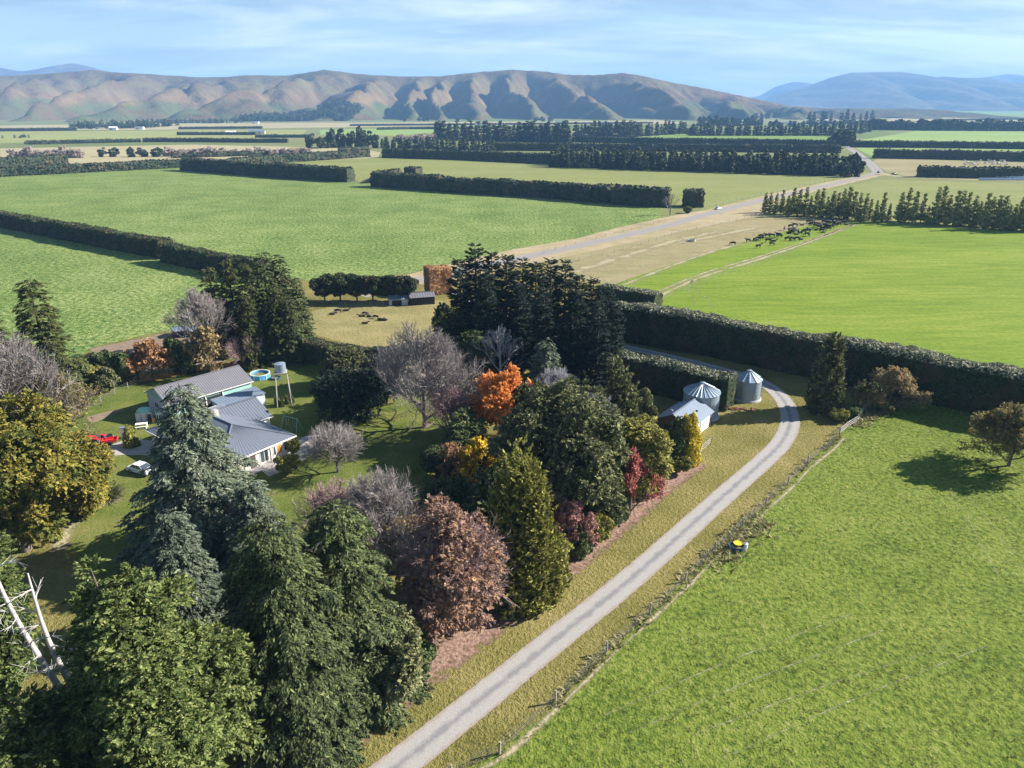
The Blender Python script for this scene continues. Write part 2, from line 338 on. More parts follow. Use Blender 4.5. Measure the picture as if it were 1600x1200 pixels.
M['poolblue'] = plain('blue_pool_wall', (0.06, 0.30, 0.62), 0.5, 0.06, 2)
M['poolwater'] = plain('green_pool_water', (0.16, 0.17, 0.06), 0.06, 0.15, 1, 0.6)
M['black'] = plain('black_rubber_and_opening_shade', (0.025, 0.026, 0.028), 0.7, 0.1, 3)  # also the painted dark inside the carport and shed openings
M['bluetub'] = plain('dark_blue_plastic', (0.04, 0.07, 0.13), 0.5, 0.1, 3)
M['yellowp2'] = plain('yellow_plastic', (0.78, 0.58, 0.03), 0.45, 0.06, 3)
M['redp'] = plain('red_machine_paint', (0.60, 0.03, 0.035), 0.4, 0.08, 3, 0.5)
M['carwhite'] = plain('silver_white_car_paint', (0.62, 0.66, 0.70), 0.28, 0.03, 2, 0.6)
M['carblue'] = plain('pale_blue_car_paint', (0.35, 0.45, 0.55), 0.28, 0.03, 2, 0.6)
M['cardark'] = plain('dark_car_paint', (0.05, 0.055, 0.07), 0.28, 0.03, 2, 0.6)
M['rim'] = plain('wheel_metal', (0.5, 0.5, 0.5), 0.35, 0.05, 3, 0.5, 0.7)
M['lamp'] = plain('headlamp_lens', (0.75, 0.75, 0.72), 0.15, 0.03, 3, 0.6)
M['redlamp'] = plain('tail_lamp_lens', (0.5, 0.02, 0.02), 0.2, 0.03, 3, 0.6)
M['cow'] = plain('black_cowhide', (0.022, 0.020, 0.020), 0.7, 0.3, 2)
M['calf'] = plain('dark_brown_fleece', (0.05, 0.042, 0.038), 0.9, 0.3, 2)
M['sheep'] = plain('cream_fleece', (0.62, 0.56, 0.46), 0.95, 0.1, 2)
M['bale'] = plain('pale_blue_bale_wrap', (0.42, 0.52, 0.68), 0.35, 0.1, 1, 0.5)
M['rust'+'y'] = plain('rusty_iron', (0.25, 0.13, 0.08), 0.9, 0.3, 2)
M['playgreen'] = plain('mint_plastic', (0.30, 0.62, 0.52), 0.5, 0.06, 3)
M['sand'] = plain('sandy_orange_plastic', (0.6, 0.36, 0.12), 0.6, 0.06, 3)
# ---------------------------------------------------------------- sheets of ground
def sheet(name, pts, z, mat, seg=None, jit=0.0, seed=0, kind='structure', world_pts=False, **k):
    """flat ground sheet from its corner places; edges get a slightly ragged line"""
    P = [Vector((*((p) if world_pts else g(*p)), 0)) for p in pts]
    out = []; rng = random.Random(seed)
    for i, a in enumerate(P):
        b = P[(i+1) % len(P)]; L = (b-a).length
        n = max(1, int(L/seg)) if seg else 1
        n = min(n, 160)
        d = (b-a).normalized() if L else Vector((1, 0, 0)); nr = Vector((-d.y, d.x, 0))
        for j in range(n):
            q = a.lerp(b, j/n)
            if jit and j: q = q+nr*rng.uniform(-jit, jit)
            out.append((q.x, q.y, z))
    bm = bmesh.new(); vs = [bm.verts.new(p) for p in out]
    f = bm.faces.new(vs); bm.normal_update()
    if f.normal.z < 0: f.normal_flip()
    bmesh.ops.triangulate(bm, faces=bm.faces)
    me = bpy.data.meshes.new(name); bm.to_mesh(me); bm.free(); me.materials.append(mat)
    return link(name, me, kind=kind, **k)
def smooth_path(P, n=10):
    """Catmull-Rom through world points"""
    P = [Vector((*p, 0)) for p in P]; Q = [P[0]*2-P[1]]+P+[P[-1]*2-P[-2]]; out = []
    for i in range(1, len(Q)-2):
        a, b, c, d = Q[i-1:i+3]
        for j in range(n):
            t = j/n
            out.append(0.5*((2*b)+(c-a)*t+(2*a-5*b+4*c-d)*t*t+(3*b-a-3*c+d)*t**3))
    out.append(P[-1]); return out
def ribbon(name, P, w, z, mat, n=10, kind='structure', wob=0.0, seed=0, **k):
    """a strip of ground w metres wide along a path; UV.x runs across"""
    C = smooth_path(P, n); V = []; F = []; rng = random.Random(seed)
    for i, c in enumerate(C):
        d = (C[min(i+1, len(C)-1)]-C[max(i-1, 0)]).normalized(); nr = Vector((-d.y, d.x, 0))
        ww = (w[0]+(w[1]-w[0])*i/(len(C)-1)) if isinstance(w, tuple) else w
        for s in (-.5, .5):
            q = c+nr*(ww*s+rng.uniform(-wob, wob)); V.append((q.x, q.y, z))
        if i: F.append((2*i-2, 2*i-1, 2*i+1, 2*i))
    me = bpy.data.meshes.new(name); me.from_pydata(V, [], F); me.materials.append(mat)
    uv = me.uv_layers.new(name='UVMap'); l = 0
    for f in me.polygons:
        for li, vi in zip(f.loop_indices, f.vertices): uv.data[li].uv = (vi % 2, (vi//2)*0.5)
    if me.polygons and me.polygons[0].normal.z < 0: me.flip_normals()
    return link(name, me, kind=kind, **k)

# ---------------------------------------------------------------- foliage
def leaf_quads(C, N, size, asp, rng, spread=0.6):
    """one folded little leaf clump (quad) at each centre C, facing roughly N"""
    n = len(C)
    N = N+rng.normal(0, spread, (n, 3)); N /= np.linalg.norm(N, axis=1, keepdims=True)+1e-9
    r = rng.normal(0, 1, (n, 3)); U = np.cross(N, r); U /= np.linalg.norm(U, axis=1, keepdims=True)+1e-9
    W = np.cross(N, U)
    s = (size*rng.uniform(0.55, 1.35, n))[:, None]
    a = s*asp*0.5; b = s*0.5
    k = rng.uniform(-0.3, 0.3, (n, 1))
    V = np.stack([C-U*a, C-W*b*0.8+U*a*k+N*s*0.1, C+U*a, C+W*b+U*a*k-N*s*0.05], 1).reshape(-1, 3)
    F = np.arange(4*n).reshape(n, 4)
    return V, F
def sprays(C, D, per, length, size, asp, rng, droop=0.25, wid=0.34, upn=0.7, amp=1.0):
    """feathery sprays: every anchor C grows little leaves along a drooping fan towards D"""
    m = len(C); D = D/(np.linalg.norm(D, axis=1, keepdims=True)+1e-9)
    S = np.cross(D, [[0, 0, 1.0]])+rng.normal(0, .12, (m, 3)); S /= np.linalg.norm(S, axis=1, keepdims=True)+1e-9
    L = length*rng.uniform(.55, 1.35, m)
    t = rng.beta(1.3, 1.1, (m, per)); lat = rng.normal(0, 1, (m, per))*wid*(1.05-t)*L[:, None]
    P = C[:, None, :]+D[:, None, :]*(L[:, None]*t)[..., None]+S[:, None, :]*lat[..., None]
    P[..., 2] -= droop*L[:, None]*t**2+np.abs(lat)*0.3
    P = P.reshape(-1, 3)+rng.normal(0, size*0.25, (m*per, 3)); P[:, 2] = np.maximum(P[:, 2], 0.1)
    U = (D[:, None, :]+S[:, None, :]*(np.sign(lat)*0.7)[..., None]).reshape(-1, 3)+rng.normal(0, .25, (m*per, 3)); U[:, 2] -= droop*0.8
    U /= np.linalg.norm(U, axis=1, keepdims=True)+1e-9
    N = np.tile([[0, 0, upn]], (m*per, 1))+np.repeat(D, per, 0)*0.5+rng.normal(0, .4, (m*per, 3))
    W = np.cross(U, N); W /= np.linalg.norm(W, axis=1, keepdims=True)+1e-9
    s = (size*np.exp(rng.normal(-.05, .38, m*per)))[:, None]; a = s*asp*0.5; b = s*0.5
    V = np.stack([P-U*a, P-W*b, P+U*a, P+W*b], 1).reshape(-1, 3)
    return V, np.arange(4*m*per).reshape(-1, 4)
def tubes_np(A, B, ra, rb, k=3):
    A = np.asarray(A, float); B = np.asarray(B, float); ra = np.asarray(ra)[:, None]; rb = np.asarray(rb)[:, None]
    D = B-A; D /= np.linalg.norm(D, axis=1, keepdims=True)+1e-9
    h = np.where(np.abs(D[:, 2:3]) < 0.9, [[0, 0, 1.]], [[1., 0, 0]])
    U = np.cross(D, h); U /= np.linalg.norm(U, axis=1, keepdims=True)+1e-9; W = np.cross(D, U)
    ring = []
    for P, r in ((A, ra), (B, rb)):
        for i in range(k):
            t = 2*math.pi*i/k; ring.append(P+(U*math.cos(t)+W*math.sin(t))*r)
    V = np.stack(ring, 1).reshape(-1, 3); n = len(A)
    base = (np.arange(n)*2*k)[:, None]
    F = np.concatenate([base+np.array([[i, (i+1) % k, k+(i+1) % k, k+i]]) for i in range(k)], 0)
    return V, F
def trunk_mesh(name, H, r, mat, rng, bend=0.02, top=0.9, limbs=None, k=7):
    n = 9; z = np.linspace(-0.3, H*top, n)
    x = np.cumsum(rng.normal(0, bend, n))*H*0.12; y = np.cumsum(rng.normal(0, bend, n))*H*0.12; x -= x[0]; y -= y[0]
    P = np.stack([x, y, z], 1); rr = r*(1-z.clip(0)/H)**0.8+0.02; rr[0] = r*1.5
    V, F = tubes_np(P[:-1], P[1:], rr[:-1], rr[1:], k)
    if limbs is not None and len(limbs[0]):
        V2, F2 = tubes_np(*limbs, 4); F = np.concatenate([F, F2+len(V)]); V = np.concatenate([V, V2])
    return npmesh(name, V, F, mat, smooth=True)
def conifer(name, H, Rd, mat, n=20000, base=0.08, p=0.85, size=0.3, droop=0.25, levels=26, per=7, seed=1, wood='darkbark', flat=0.8, ragged=0.25, tip=0.4, asp=1.7, lift=0.15):
    asp = 2.5 if n > 30000 else asp
    rng = np.random.default_rng(seed)
    LV = []; 
    for i in range(levels):
        t = (i+rng.uniform(-.3, .3))/levels; z = H*(base+(1-base)*t)
        L0 = Rd*0.86*max(1-t, 0)**p
        sec = rng.uniform(0, 6.28)
        for j in range(per):
            a = sec+6.283*(j+rng.uniform(-.3, .3))/per
            L = (L0*rng.uniform(1-ragged*1.6, 1+ragged)+tip*rng.uniform(.4, 1))
            LV.append((z+rng.uniform(-.4, .4)*H/levels, a, L))
    LV = np.array(LV); w = LV[:, 2]**1.55; w /= w.sum()
    idx = rng.choice(len(LV), n, p=w)
    z0, a, L = LV[idx].T
    t = rng.beta(2.0, 1.15, n); lat = rng.normal(0, 1, n)*(0.24*L*(1-t)*0.75+0.16*L*0.3+0.05)
    rr = L*t; dz = -droop*L*t**2+lift*L*t-np.abs(lat)*0.35+rng.normal(0, 0.05, n)*L**0.5
    x = rr*np.cos(a)-lat*np.sin(a); y = rr*np.sin(a)+lat*np.cos(a)
    C = np.stack([x, y, np.maximum(z0+dz, 0.15)], 1)
    N = np.stack([np.cos(a)*0.45, np.sin(a)*0.45, np.full(n, flat)], 1)
    if n > 20500:
        m = n//18; sg = np.sign(lat[:m])*0.55
        D = np.stack([np.cos(a[:m])-sg*np.sin(a[:m]), np.sin(a[:m])+sg*np.cos(a[:m]), lift-droop*t[:m]*1.2+rng.normal(0, .18, m)], 1)
        V, F = sprays(C[:m], D, 20, min(size*4.2, 0.95), size*0.54, 2.9, rng, 0.1+droop*0.9, 0.30)
    else: V, F = leaf_quads(C, N, size, asp, rng, 0.38)
    crown = npmesh(name+'_crown', V, F, mat)
    big = LV[::2]
    A = np.stack([0*big[:, 0], 0*big[:, 0], big[:, 0]], 1)
    B = A+np.stack([np.cos(big[:, 1])*big[:, 2]*.85, np.sin(big[:, 1])*big[:, 2]*.85, big[:, 2]*(lift-droop)*.75], 1)
    tr = trunk_mesh(name+'_trunk', H, 0.016*H+0.05, M[wood], rng, 0.004, 0.98, (A, B, 0.012*big[:, 2]+0.015, 0.0*big[:, 2]+0.01))
    return (tr, crown, H)
def blob_crown(rng, n, H, Rx, Rz, zc, nc, cr, lump=0.25, inner=0.15):
    """clumps on an uneven ellipsoid, leaves on the clumps' outsides"""
    d = rng.normal(0, 1, (nc, 3)); d[:, 2] = d[:, 2]*0.9+0.15; d /= np.linalg.norm(d, axis=1, keepdims=True)
    ph = rng.uniform(0, 6.28, 6)
    lobes = 1+lump*(np.sin(3*np.arctan2(d[:, 1], d[:, 0])+ph[0])*0.5+np.sin(4*d[:, 2]+ph[1])*0.5+np.sin(5*d[:, 0]+ph[2])*0.4)
    lobes /= 1+lump*0.9
    rad = rng.uniform(0.62, 1.0, nc)*lobes; k = rng.random(nc) < inner; rad[k] *= rng.uniform(.3, .7, k.sum())
    C = d*rad[:, None]*np.array([Rx, Rx, Rz])+np.array([0, 0, zc])
    C[:, 2] = np.maximum(C[:, 2], cr*0.5)
    crs = cr*rng.uniform(0.6, 1.35, nc)
    w = crs**2; w /= w.sum(); i = rng.choice(nc, n, p=w)
    q = rng.normal(0, 1, (n, 3))+d[i]*0.7+np.array([0, 0, 0.35]); q /= np.linalg.norm(q, axis=1, keepdims=True)
    Q = C[i]+q*crs[i][:, None]*rng.uniform(0.55, 1.05, (n, 1))*np.array([1, 1, 0.72])
    Q[:, 2] = np.maximum(Q[:, 2], 0.12)
    return Q, q, C
def broadleaf(name, H, Rd, mat, n=20000, base=0.2, size=0.28, nc=70, cr=None, seed=1, wood='bark', lump=0.25, asp=1.5, trunkr=None):
    rng = np.random.default_rng(seed); cr = cr or Rd*0.27
    zc = H*(base+1)/2; Rz = H*(1-base)/2
    Q, q, C = blob_crown(rng, n, H, Rd-cr*0.5, Rz-cr*0.35, zc, nc, cr, lump)
    if n > 20500:
        m = n//18; D = q[:m]*0.7+rng.normal(0, .4, (m, 3))+np.array([0, 0, .15])
        V, F = sprays(Q[:m], D, 18, size*3.6, size*0.72, 2.1, rng, 0.35, 0.34)
    else: V, F = leaf_quads(Q, q*0.7, size, asp, rng, 0.8)
    crown = npmesh(name+'_crown', V, F, mat)
    s = C[rng.random(len(C)) < 0.6]; A = np.zeros_like(s); A[:, 2] = H*(base*0.7+0.15*rng.random(len(s)))+0.1*s[:, 2]
    tr = trunk_mesh(name+'_trunk', H, trunkr or 0.022*H+0.06, M[wood], rng, 0.02, 0.8, (A, s, np.full(len(s), 0.012*H), np.full(len(s), 0.03)))
    return (tr, crown, H)
def column(name, H, Rd, mat, n=8000, size=0.25, seed=1, power=0.6, wood='darkbark', base=0.02, taper=1.0, asp=1.9, clumps=90):
    """cypress-like crown of upright sprays"""
    rng = np.random.default_rng(seed)
    zc = H*(base+(1-base)*rng.beta(1.0, 1.35, clumps)*0.97); a = rng.uniform(0, 6.28, clumps)
    t = zc/H; prof = (np.minimum(1, t/0.12+0.45))*(1-t)**power
    r = Rd*prof*rng.uniform(0.35, 0.72, clumps)
    C = np.stack([r*np.cos(a), r*np.sin(a), zc], 1); cr = Rd*0.30*(0.45+prof)*rng.uniform(.7, 1.3, clumps)
    i = rng.choice(clumps, n, p=cr**2/np.sum(cr**2))
    q = rng.normal(0, 1, (n, 3))+np.stack([np.cos(a), np.sin(a), 0*a], 1)[i]*0.8; q /= np.linalg.norm(q, axis=1, keepdims=True)
    Q = C[i]+q*cr[i][:, None]*rng.uniform(.5, 1.05, (n, 1))*np.array([1, 1, 1.7]); Q[:, 2] = np.clip(Q[:, 2], 0.1, None)
    nn = q*np.array([1, 1, 0.3])
    if n > 20500:
        m = n//18; D = q[:m]*np.array([.6, .6, .2])+rng.normal(0, .25, (m, 3))+np.array([0, 0, .7])
        V, F = sprays(Q[:m], D, 18, size*3.4, size*0.7, 2.2, rng, 0.1, 0.28, 0.3)
    else: V, F = leaf_quads(Q, nn, size, asp, rng, 0.5)
    return (trunk_mesh(name+'_trunk', H, 0.014*H+0.05, M[wood], rng, 0.004, 0.9), npmesh(name+'_crown', V, F, mat), H)
def bare(name, H, Rd, wood, seed=1, lv=(7, 6, 6, 6), base=0.14, up=0.55, tw=0.02, trunk='bark', leaf=None, nleaf=0, lsize=0.25, weep=0.0, vase=False, curve=0.5):
    """leafless tree: limbs dividing into ever finer twigs"""
    rng = np.random.default_rng(seed)
    r0 = 0.018*H+0.05
    starts = []; SA = []; SB = []; RA = []; RB = []
    zt = H*(0.55 if not vase else 0.3)
    nl = lv[0]
    p = np.zeros((nl, 3)); p[:, 2] = np.linspace(H*base, zt, nl); 
    a = np.arange(nl)*2.4+rng.uniform(-.4, .4, nl)
    t = np.linspace(0, 1, nl); ln = np.hypot(Rd*0.62, (H*(0.95-t*0.1)-p[:, 2])*0.5)*(1-0.25*t)
    el = up+0.55*t+rng.normal(0, 0.08, nl)
    d = np.stack([np.cos(a)*np.cos(el), np.sin(a)*np.cos(el), np.sin(el)], 1)
    r = np.full(nl, r0*0.5)
    TA = []; TB = []; TRA = []; TRB = []
    tips = None
    for L in range(len(lv)):
        # each branch = 3 bent segments
        q = p; dd = d; rr = r
        pts = [q]
        for s in range(3):
            dd = dd+rng.normal(0, 0.11, dd.shape)+np.array([0, 0, 0.10*curve-weep*L*0.16]); dd /= np.linalg.norm(dd, axis=1, keepdims=True)
            q2 = q+dd*(ln/3)[:, None]
            ra = rr*(1-0.22*s); rb = rr*(1-0.22*(s+1))
            tgt = (TA, TB, TRA, TRB) if L == 0 else (SA, SB, RA, RB)
            tgt[0].append(q); tgt[1].append(q2); tgt[2].append(ra); tgt[3].append(rb)
            q = q2; pts.append(q)
        tips = q
        if L+1 == len(lv): break
        k = lv[L+1]; n = len(p)
        tt = np.tile(np.linspace(0.28, 1.0, k), (n, 1))+rng.uniform(-.06, .06, (n, k)); tt = tt.clip(0.1, 1)*2.999
        s = np.floor(tt).astype(int); f = (tt-s)[..., None]
        PP = np.stack(pts, 1); ii = np.arange(n)[:, None]
        np_ = PP[ii, s]*(1-f)+PP[ii, s+1]*f
        base_d = (PP[ii, s+1]-PP[ii, s]); base_d /= np.linalg.norm(base_d, axis=2, keepdims=True)
        side = rng.normal(0, 1, (n, k, 3)); side -= (side*base_d).sum(2, keepdims=True)*base_d; side /= np.linalg.norm(side, axis=2, keepdims=True)
        ang = rng.uniform(0.45, 0.85, (n, k, 1))
        nd = base_d*np.cos(ang)+side*np.sin(ang)+np.array([0, 0, 0.12*(1-weep*2)])
        nd /= np.linalg.norm(nd, axis=2, keepdims=True)
        nln = (ln[:, None]*(0.70-0.30*np.linspace(0, 1, k))*rng.uniform(.75, 1.2, (n, k)))
        p = np_.reshape(-1, 3); d = nd.reshape(-1, 3); ln = nln.reshape(-1)
        r = np.repeat(np.maximum(r*0.5, tw), k) if L < len(lv)-2 else np.full(n*k, tw)
    V, F = tubes_np(np.concatenate(SA), np.concatenate(SB), np.concatenate(RA), np.maximum(np.concatenate(RB), tw*0.5), 3)
    V[:, 2] = np.maximum(V[:, 2], 0.05)
    mi = np.zeros(len(F), int); mats = [M[wood]]
    tr = trunk_mesh(name+'_trunk', H, r0, M[trunk], rng, 0.012, 0.62, (np.concatenate(TA), np.concatenate(TB), np.concatenate(TRA), np.concatenate(TRB)))
    tw_me = npmesh(name+'_twigs', V, F, mats)
    lf = None
    if nleaf:
        B = np.concatenate(SB); c = B[rng.integers(0, len(B), nleaf)]+rng.normal(0, .12, (nleaf, 3))
        lo = c[:, 2] < H*(leaf[1] if isinstance(leaf, tuple) else 9); c = c[lo]
        V, F = leaf_quads(c, rng.normal(0, 1, c.shape), lsize, 1.3, rng, 1)
        lf = npmesh(name+'_leaves', V, F, leaf[0] if isinstance(leaf, tuple) else leaf)
    return (tr, tw_me, H, lf)
def dead_tree(name, H, lean, seed, nl=11, wood='deadwood'):
    """slim bleached trunk leaning by lean metres, with few short snapped limbs"""
    rng = np.random.default_rng(seed); n = 10; z = np.linspace(-.3, H, n); t = z.clip(0)/H
    P = np.stack([lean*t+0.15*np.sin(t*7), 0.2*np.sin(t*5+1), z], 1); r = 0.24*(1-t)**.7+.05
    V, F = tubes_np(P[:-1], P[1:], r[:-1], r[1:], 7)
    A = []; B = []; RA = []; RB = []
    for i in range(nl):
        f = 0.42+0.56*i/nl; k = min(int(f*(n-1)), n-2); p = P[k]*(1-(f*(n-1)-k))+P[k+1]*(f*(n-1)-k)
        a = rng.uniform(0, 6.28); d = np.array([math.cos(a), math.sin(a), rng.uniform(.0, .7)]); q = p; L = rng.uniform(1.0, 3.4)*(1.25-f*.6)
        for s in range(3):
            d = d+rng.normal(0, .2, 3); d /= np.linalg.norm(d); e = q+d*L/3; A.append(q); B.append(e); RA.append(.055-.013*s); RB.append(.042-.013*s)
            for _ in range(3):
                w = d+rng.normal(0, .6, 3); w /= np.linalg.norm(w); A.append(e); B.append(e+w*rng.uniform(.3, 1.0)); RA.append(.018); RB.append(.008)
            q = e
    V2, F2 = tubes_np(A, B, RA, RB, 4)
    return (npmesh(name+'_trunk', V, F, M[wood], smooth=True), npmesh(name+'_branches', V2, F2, M[wood]), H, None)
def plant(proto, x, y, h, label, cat, name, group=None, rz=None, sx=1.0, rk=1.0):
    tr, cr, H = proto[:3]; s = h/H
    rz = random.Random(int(x*31+y*7)).uniform(0, 6.28) if rz is None else rz
    root = empty(name, (x, y, 0), rz, 1, label=label, cat=cat, group=group)
    root.scale = (s**rk*sx, s**rk*sx, s)
    link('trunk', tr, root)
    if len(proto) > 3:
        link('branches', cr, root)
        if proto[3]: link('leaves', proto[3], root)
    else: link('crown', cr, root)
    return root
def merged(proto, name):
    """trunk and crown as one mesh, for trees too far off to show parts"""
    bm = bmesh.new(); bm.from_mesh(proto[1]); n = len(bm.faces)
    bm.from_mesh(proto[0]); bm.faces.ensure_lookup_table()
    for f in bm.faces[n:]: f.material_index = 1
    me = bpy.data.meshes.new(name); bm.to_mesh(me); bm.free()
    me.materials.append(proto[1].materials[0]); me.materials.append(proto[0].materials[0])
    return (me, proto[2])
def plant1(pm, x, y, h, label, cat, name, group=None, sx=1.0):
    s = h/pm[1]
    o = link(name, pm[0], None, (x, y, 0), random.Random(int(x*31+y*7)).uniform(0, 6.28), label=label, cat=cat, group=group)
    o.scale = (s*sx, s*sx, s); return o

def hedge(name, P, w, h, label, mat='hedge', lsize=0.35, dens=16, seed=1, rough=0.25, topmat=None, cat='hedge', group=None, step=1.2, round_=0.15, px=True, h2=None, z0=0, nmax=90000):
    """clipped hedge along a path: uneven core and leaf clumps all over it"""
    rng = np.random.default_rng(seed)
    P = [g(*p) for p in P] if px else P
    pts = [np.array(p, float) for p in P]; C = []
    for a, b in zip(pts[:-1], pts[1:]):
        L = np.linalg.norm(b-a); n = max(1, int(L/step))
        for i in range(n): C.append(a+(b-a)*i/n)
    C.append(pts[-1]); C = np.array(C); n = len(C)
    D = np.gradient(C, axis=0); D /= np.linalg.norm(D, axis=1, keepdims=True)+1e-9; Nn = np.stack([-D[:, 1], D[:, 0]], 1)
    prof = [(-.5, 0.0), (-.52, .2), (-.5, .45), (-.5, .7), (-.47, .93), (-.34, 1.0), (0, 1.01), (.34, 1.0), (.47, .93), (.5, .7), (.5, .45), (.52, .2), (.5, 0.0)]
    k = len(prof); S = np.cumsum(np.r_[0, np.linalg.norm(np.diff(C, axis=0), axis=1)])
    hh = np.full(n, float(h)) if h2 is None else np.linspace(h, h2, n)
    hh = hh*(1+0.06*vnoise(S*0.15, S*0, seed)+0.03*vnoise(S*0.7, S*0, seed+3))
    V = np.zeros((n, k, 3))
    for j, (a, b) in enumerate(prof):
        off = a*w+np.sign(a)*rough*(0.8*vnoise(S*0.9, np.full(n, j*1.7), seed+5)+0.6*vnoise(S*0.25, np.full(n, j*0.5), seed+9))
        V[:, j, 0] = C[:, 0]+Nn[:, 0]*off; V[:, j, 1] = C[:, 1]+Nn[:, 1]*off
        V[:, j, 2] = z0+b*hh+(rough*0.5*vnoise(S*0.8, np.full(n, j*2.3), seed+7) if b > .3 else 0)
    F = []
    for i in range(n-1):
        for j in range(k-1): F.append((i*k+j, i*k+j+1, (i+1)*k+j+1, (i+1)*k+j))
    F = np.array(F)
    # end caps as quads strips
    caps = []
    for e in (0, (n-1)*k):
        for j in range(k//2): caps.append((e+j, e+j+1, e+k-2-j, e+k-1-j))
    F = np.concatenate([F, np.array(caps)]); Vf = V.reshape(-1, 3)
    # leaves
    A = Vf[F]; e1 = A[:, 2]-A[:, 0]; e2 = A[:, 3]-A[:, 1]; nr = np.cross(e1, e2); ar = 0.5*np.linalg.norm(nr, axis=1)
    nl = int(min(ar.sum()*dens, nmax)); i = rng.choice(len(F), nl, p=ar/ar.sum())
    u, v = rng.random((2, nl, 1)); Q = (A[i, 0]*(1-u)+A[i, 1]*u)*(1-v)+(A[i, 3]*(1-u)+A[i, 2]*u)*v
    c3 = np.concatenate([np.interp(0, [0], [0])*0*Q[:, :1], 0*Q[:, :2]], 1)
    N = nr[i]/(np.linalg.norm(nr[i], axis=1, keepdims=True)+1e-9)
    # outward: away from the hedge's middle line
    nearest = C[np.clip(F[i, 0]//k, 0, n-1)]
    outv = np.stack([Q[:, 0]-nearest[:, 0], Q[:, 1]-nearest[:, 1], Q[:, 2]-z0-h*0.5], 1)
    N *= np.sign((N*outv).sum(1, keepdims=True)+1e-9)
    Q = Q+N*rng.uniform(-0.1, 0.55, (nl, 1))*lsize*1.1
    LVt, LF = leaf_quads(Q, N, lsize, 1.4, rng, 0.6)
    LVt[:, 2] = np.maximum(LVt[:, 2], z0+0.05)
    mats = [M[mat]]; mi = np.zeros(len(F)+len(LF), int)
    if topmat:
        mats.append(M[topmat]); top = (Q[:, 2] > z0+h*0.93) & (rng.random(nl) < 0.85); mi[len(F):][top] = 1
    me = npmesh(name, np.concatenate([Vf, LVt]), np.concatenate([F, LF+len(Vf)]), mats, mi)
    return link(name, me, label=label, cat=cat, group=group)

# ---------------------------------------------------------------- animals
def animal_mesh(name, pose, mat, fat=1.0, leg=1.0, neck=1.0):
    """four-legged animal as one skinned surface (metres, facing +X, hooves on z=0)"""
    h = 0.78*leg
    V = []; E = []; Rr = []
    def add(p, r, par=None):
        V.append(p); Rr.append(r*1.0)
        if par is not None: E.append((par, len(V)-1))
        return len(V)-1
    lie = pose == 'lie'
    zb = h+0.32*fat if not lie else 0.42*fat
    pel = add((-0.62, 0, zb+0.04), 0.27*fat)
    b1 = add((-0.2, 0, zb-0.05), 0.33*fat, pel); b2 = add((0.25, 0, zb-0.04), 0.34*fat, b1); ch = add((0.62, 0, zb+0.0), 0.28*fat, b2)
    if pose == 'graze':
        n1 = add((0.92, 0.02, zb-0.12), 0.16*neck, ch); n2 = add((1.12, 0.03, zb-0.5), 0.12*neck, n1); hd = add((1.2, 0.03, zb-0.78), 0.13, n2); mu = add((1.30, 0.03, max(0.12, zb-1.0)), 0.08, hd)
    else:
        n1 = add((0.92, 0, zb+0.16), 0.17*neck, ch); n2 = add((1.1, 0.04, zb+0.33), 0.14*neck, n1); hd = add((1.28, 0.06, zb+0.36), 0.14, n2); mu = add((1.52, 0.09, zb+0.22), 0.085, hd)
    for s in (-1, 1): add((V[hd][0]-0.04, s*0.2+V[hd][1], V[hd][2]+0.08), 0.035, hd)
    t1 = add((-0.92, 0, zb+0.08), 0.045, pel); add((-0.98, 0, zb-0.45 if not lie else 0.15), 0.03, t1)
    for s in (-1, 1):
        if lie:
            a = add((0.6, s*0.24, 0.22), 0.11, ch); add((0.95, s*0.26, 0.08), 0.05, a)
            a = add((-0.5, s*0.3, 0.2), 0.14, pel); add((-0.05, s*0.36, 0.08), 0.06, a)
        else:
            k = 0.06*s
            a = add((0.60+k, s*0.19, h*0.98), 0.115, ch); b = add((0.58+k, s*0.19, h*0.5), 0.062, a); c = add((0.60+k, s*0.19, 0.1), 0.042, b); add((0.64+k, s*0.19, 0.03), 0.055, c)
            a = add((-0.66-k, s*0.19, h*1.0), 0.15, pel); b = add((-0.60-k, s*0.19, h*0.72), 0.085, a); c = add((-0.76-k, s*0.19, h*0.45), 0.055, b); d = add((-0.72-k, s*0.19, 0.1), 0.042, c); add((-0.68-k, s*0.19, 0.03), 0.055, d)
    me = bpy.data.meshes.new(name+'_skeleton'); me.from_pydata(V, E, [])
    o = bpy.data.objects.new(name+'_tmp', me); sc.collection.objects.link(o)
    o.modifiers.new('s', 'SKIN'); o.modifiers.new('u', 'SUBSURF').levels = 1
    for i, sv in enumerate(me.skin_vertices[0].data): sv.radius = (Rr[i], Rr[i]); sv.use_root = (i == 0)
    dg = bpy.context.evaluated_depsgraph_get(); dg.update()
    r = bpy.data.meshes.new_from_object(o.evaluated_get(dg)); r.name = name
    r.materials.clear(); r.materials.append(mat)
    r.polygons.foreach_set('use_smooth', [True]*len(r.polygons))
    bpy.data.objects.remove(o); bpy.data.meshes.remove(me)
    return r
# ================================================================ LAND
def ground_sheet():
    # one sheet to the horizon, finer near by
    V = []; F = []; rs = [0, 60, 150, 400, 1000, 2500, 6000, 17500]; n = 48
    V.append((0, 0, 0))
    for r in rs[1:]:
        for i in range(n):
            a = 2*math.pi*i/n; V.append((r*math.cos(a), r*math.sin(a), 0))
    for i in range(n): F.append((0, 1+i, 1+(i+1) % n))
    for k in range(len(rs)-2):
        for i in range(n):
            a = 1+k*n+i; b = 1+k*n+(i+1) % n; F.append((a, a+n, b+n, b))
    me = bpy.data.meshes.new('ground'); me.from_pydata(V, [], F); me.materials.append(M['far'])
    link('ground', me, kind='structure')
ground_sheet()
Z1, Z2, Z3, Z4, Z5 = 0.02, 0.03, 0.036, 0.042, 0.048
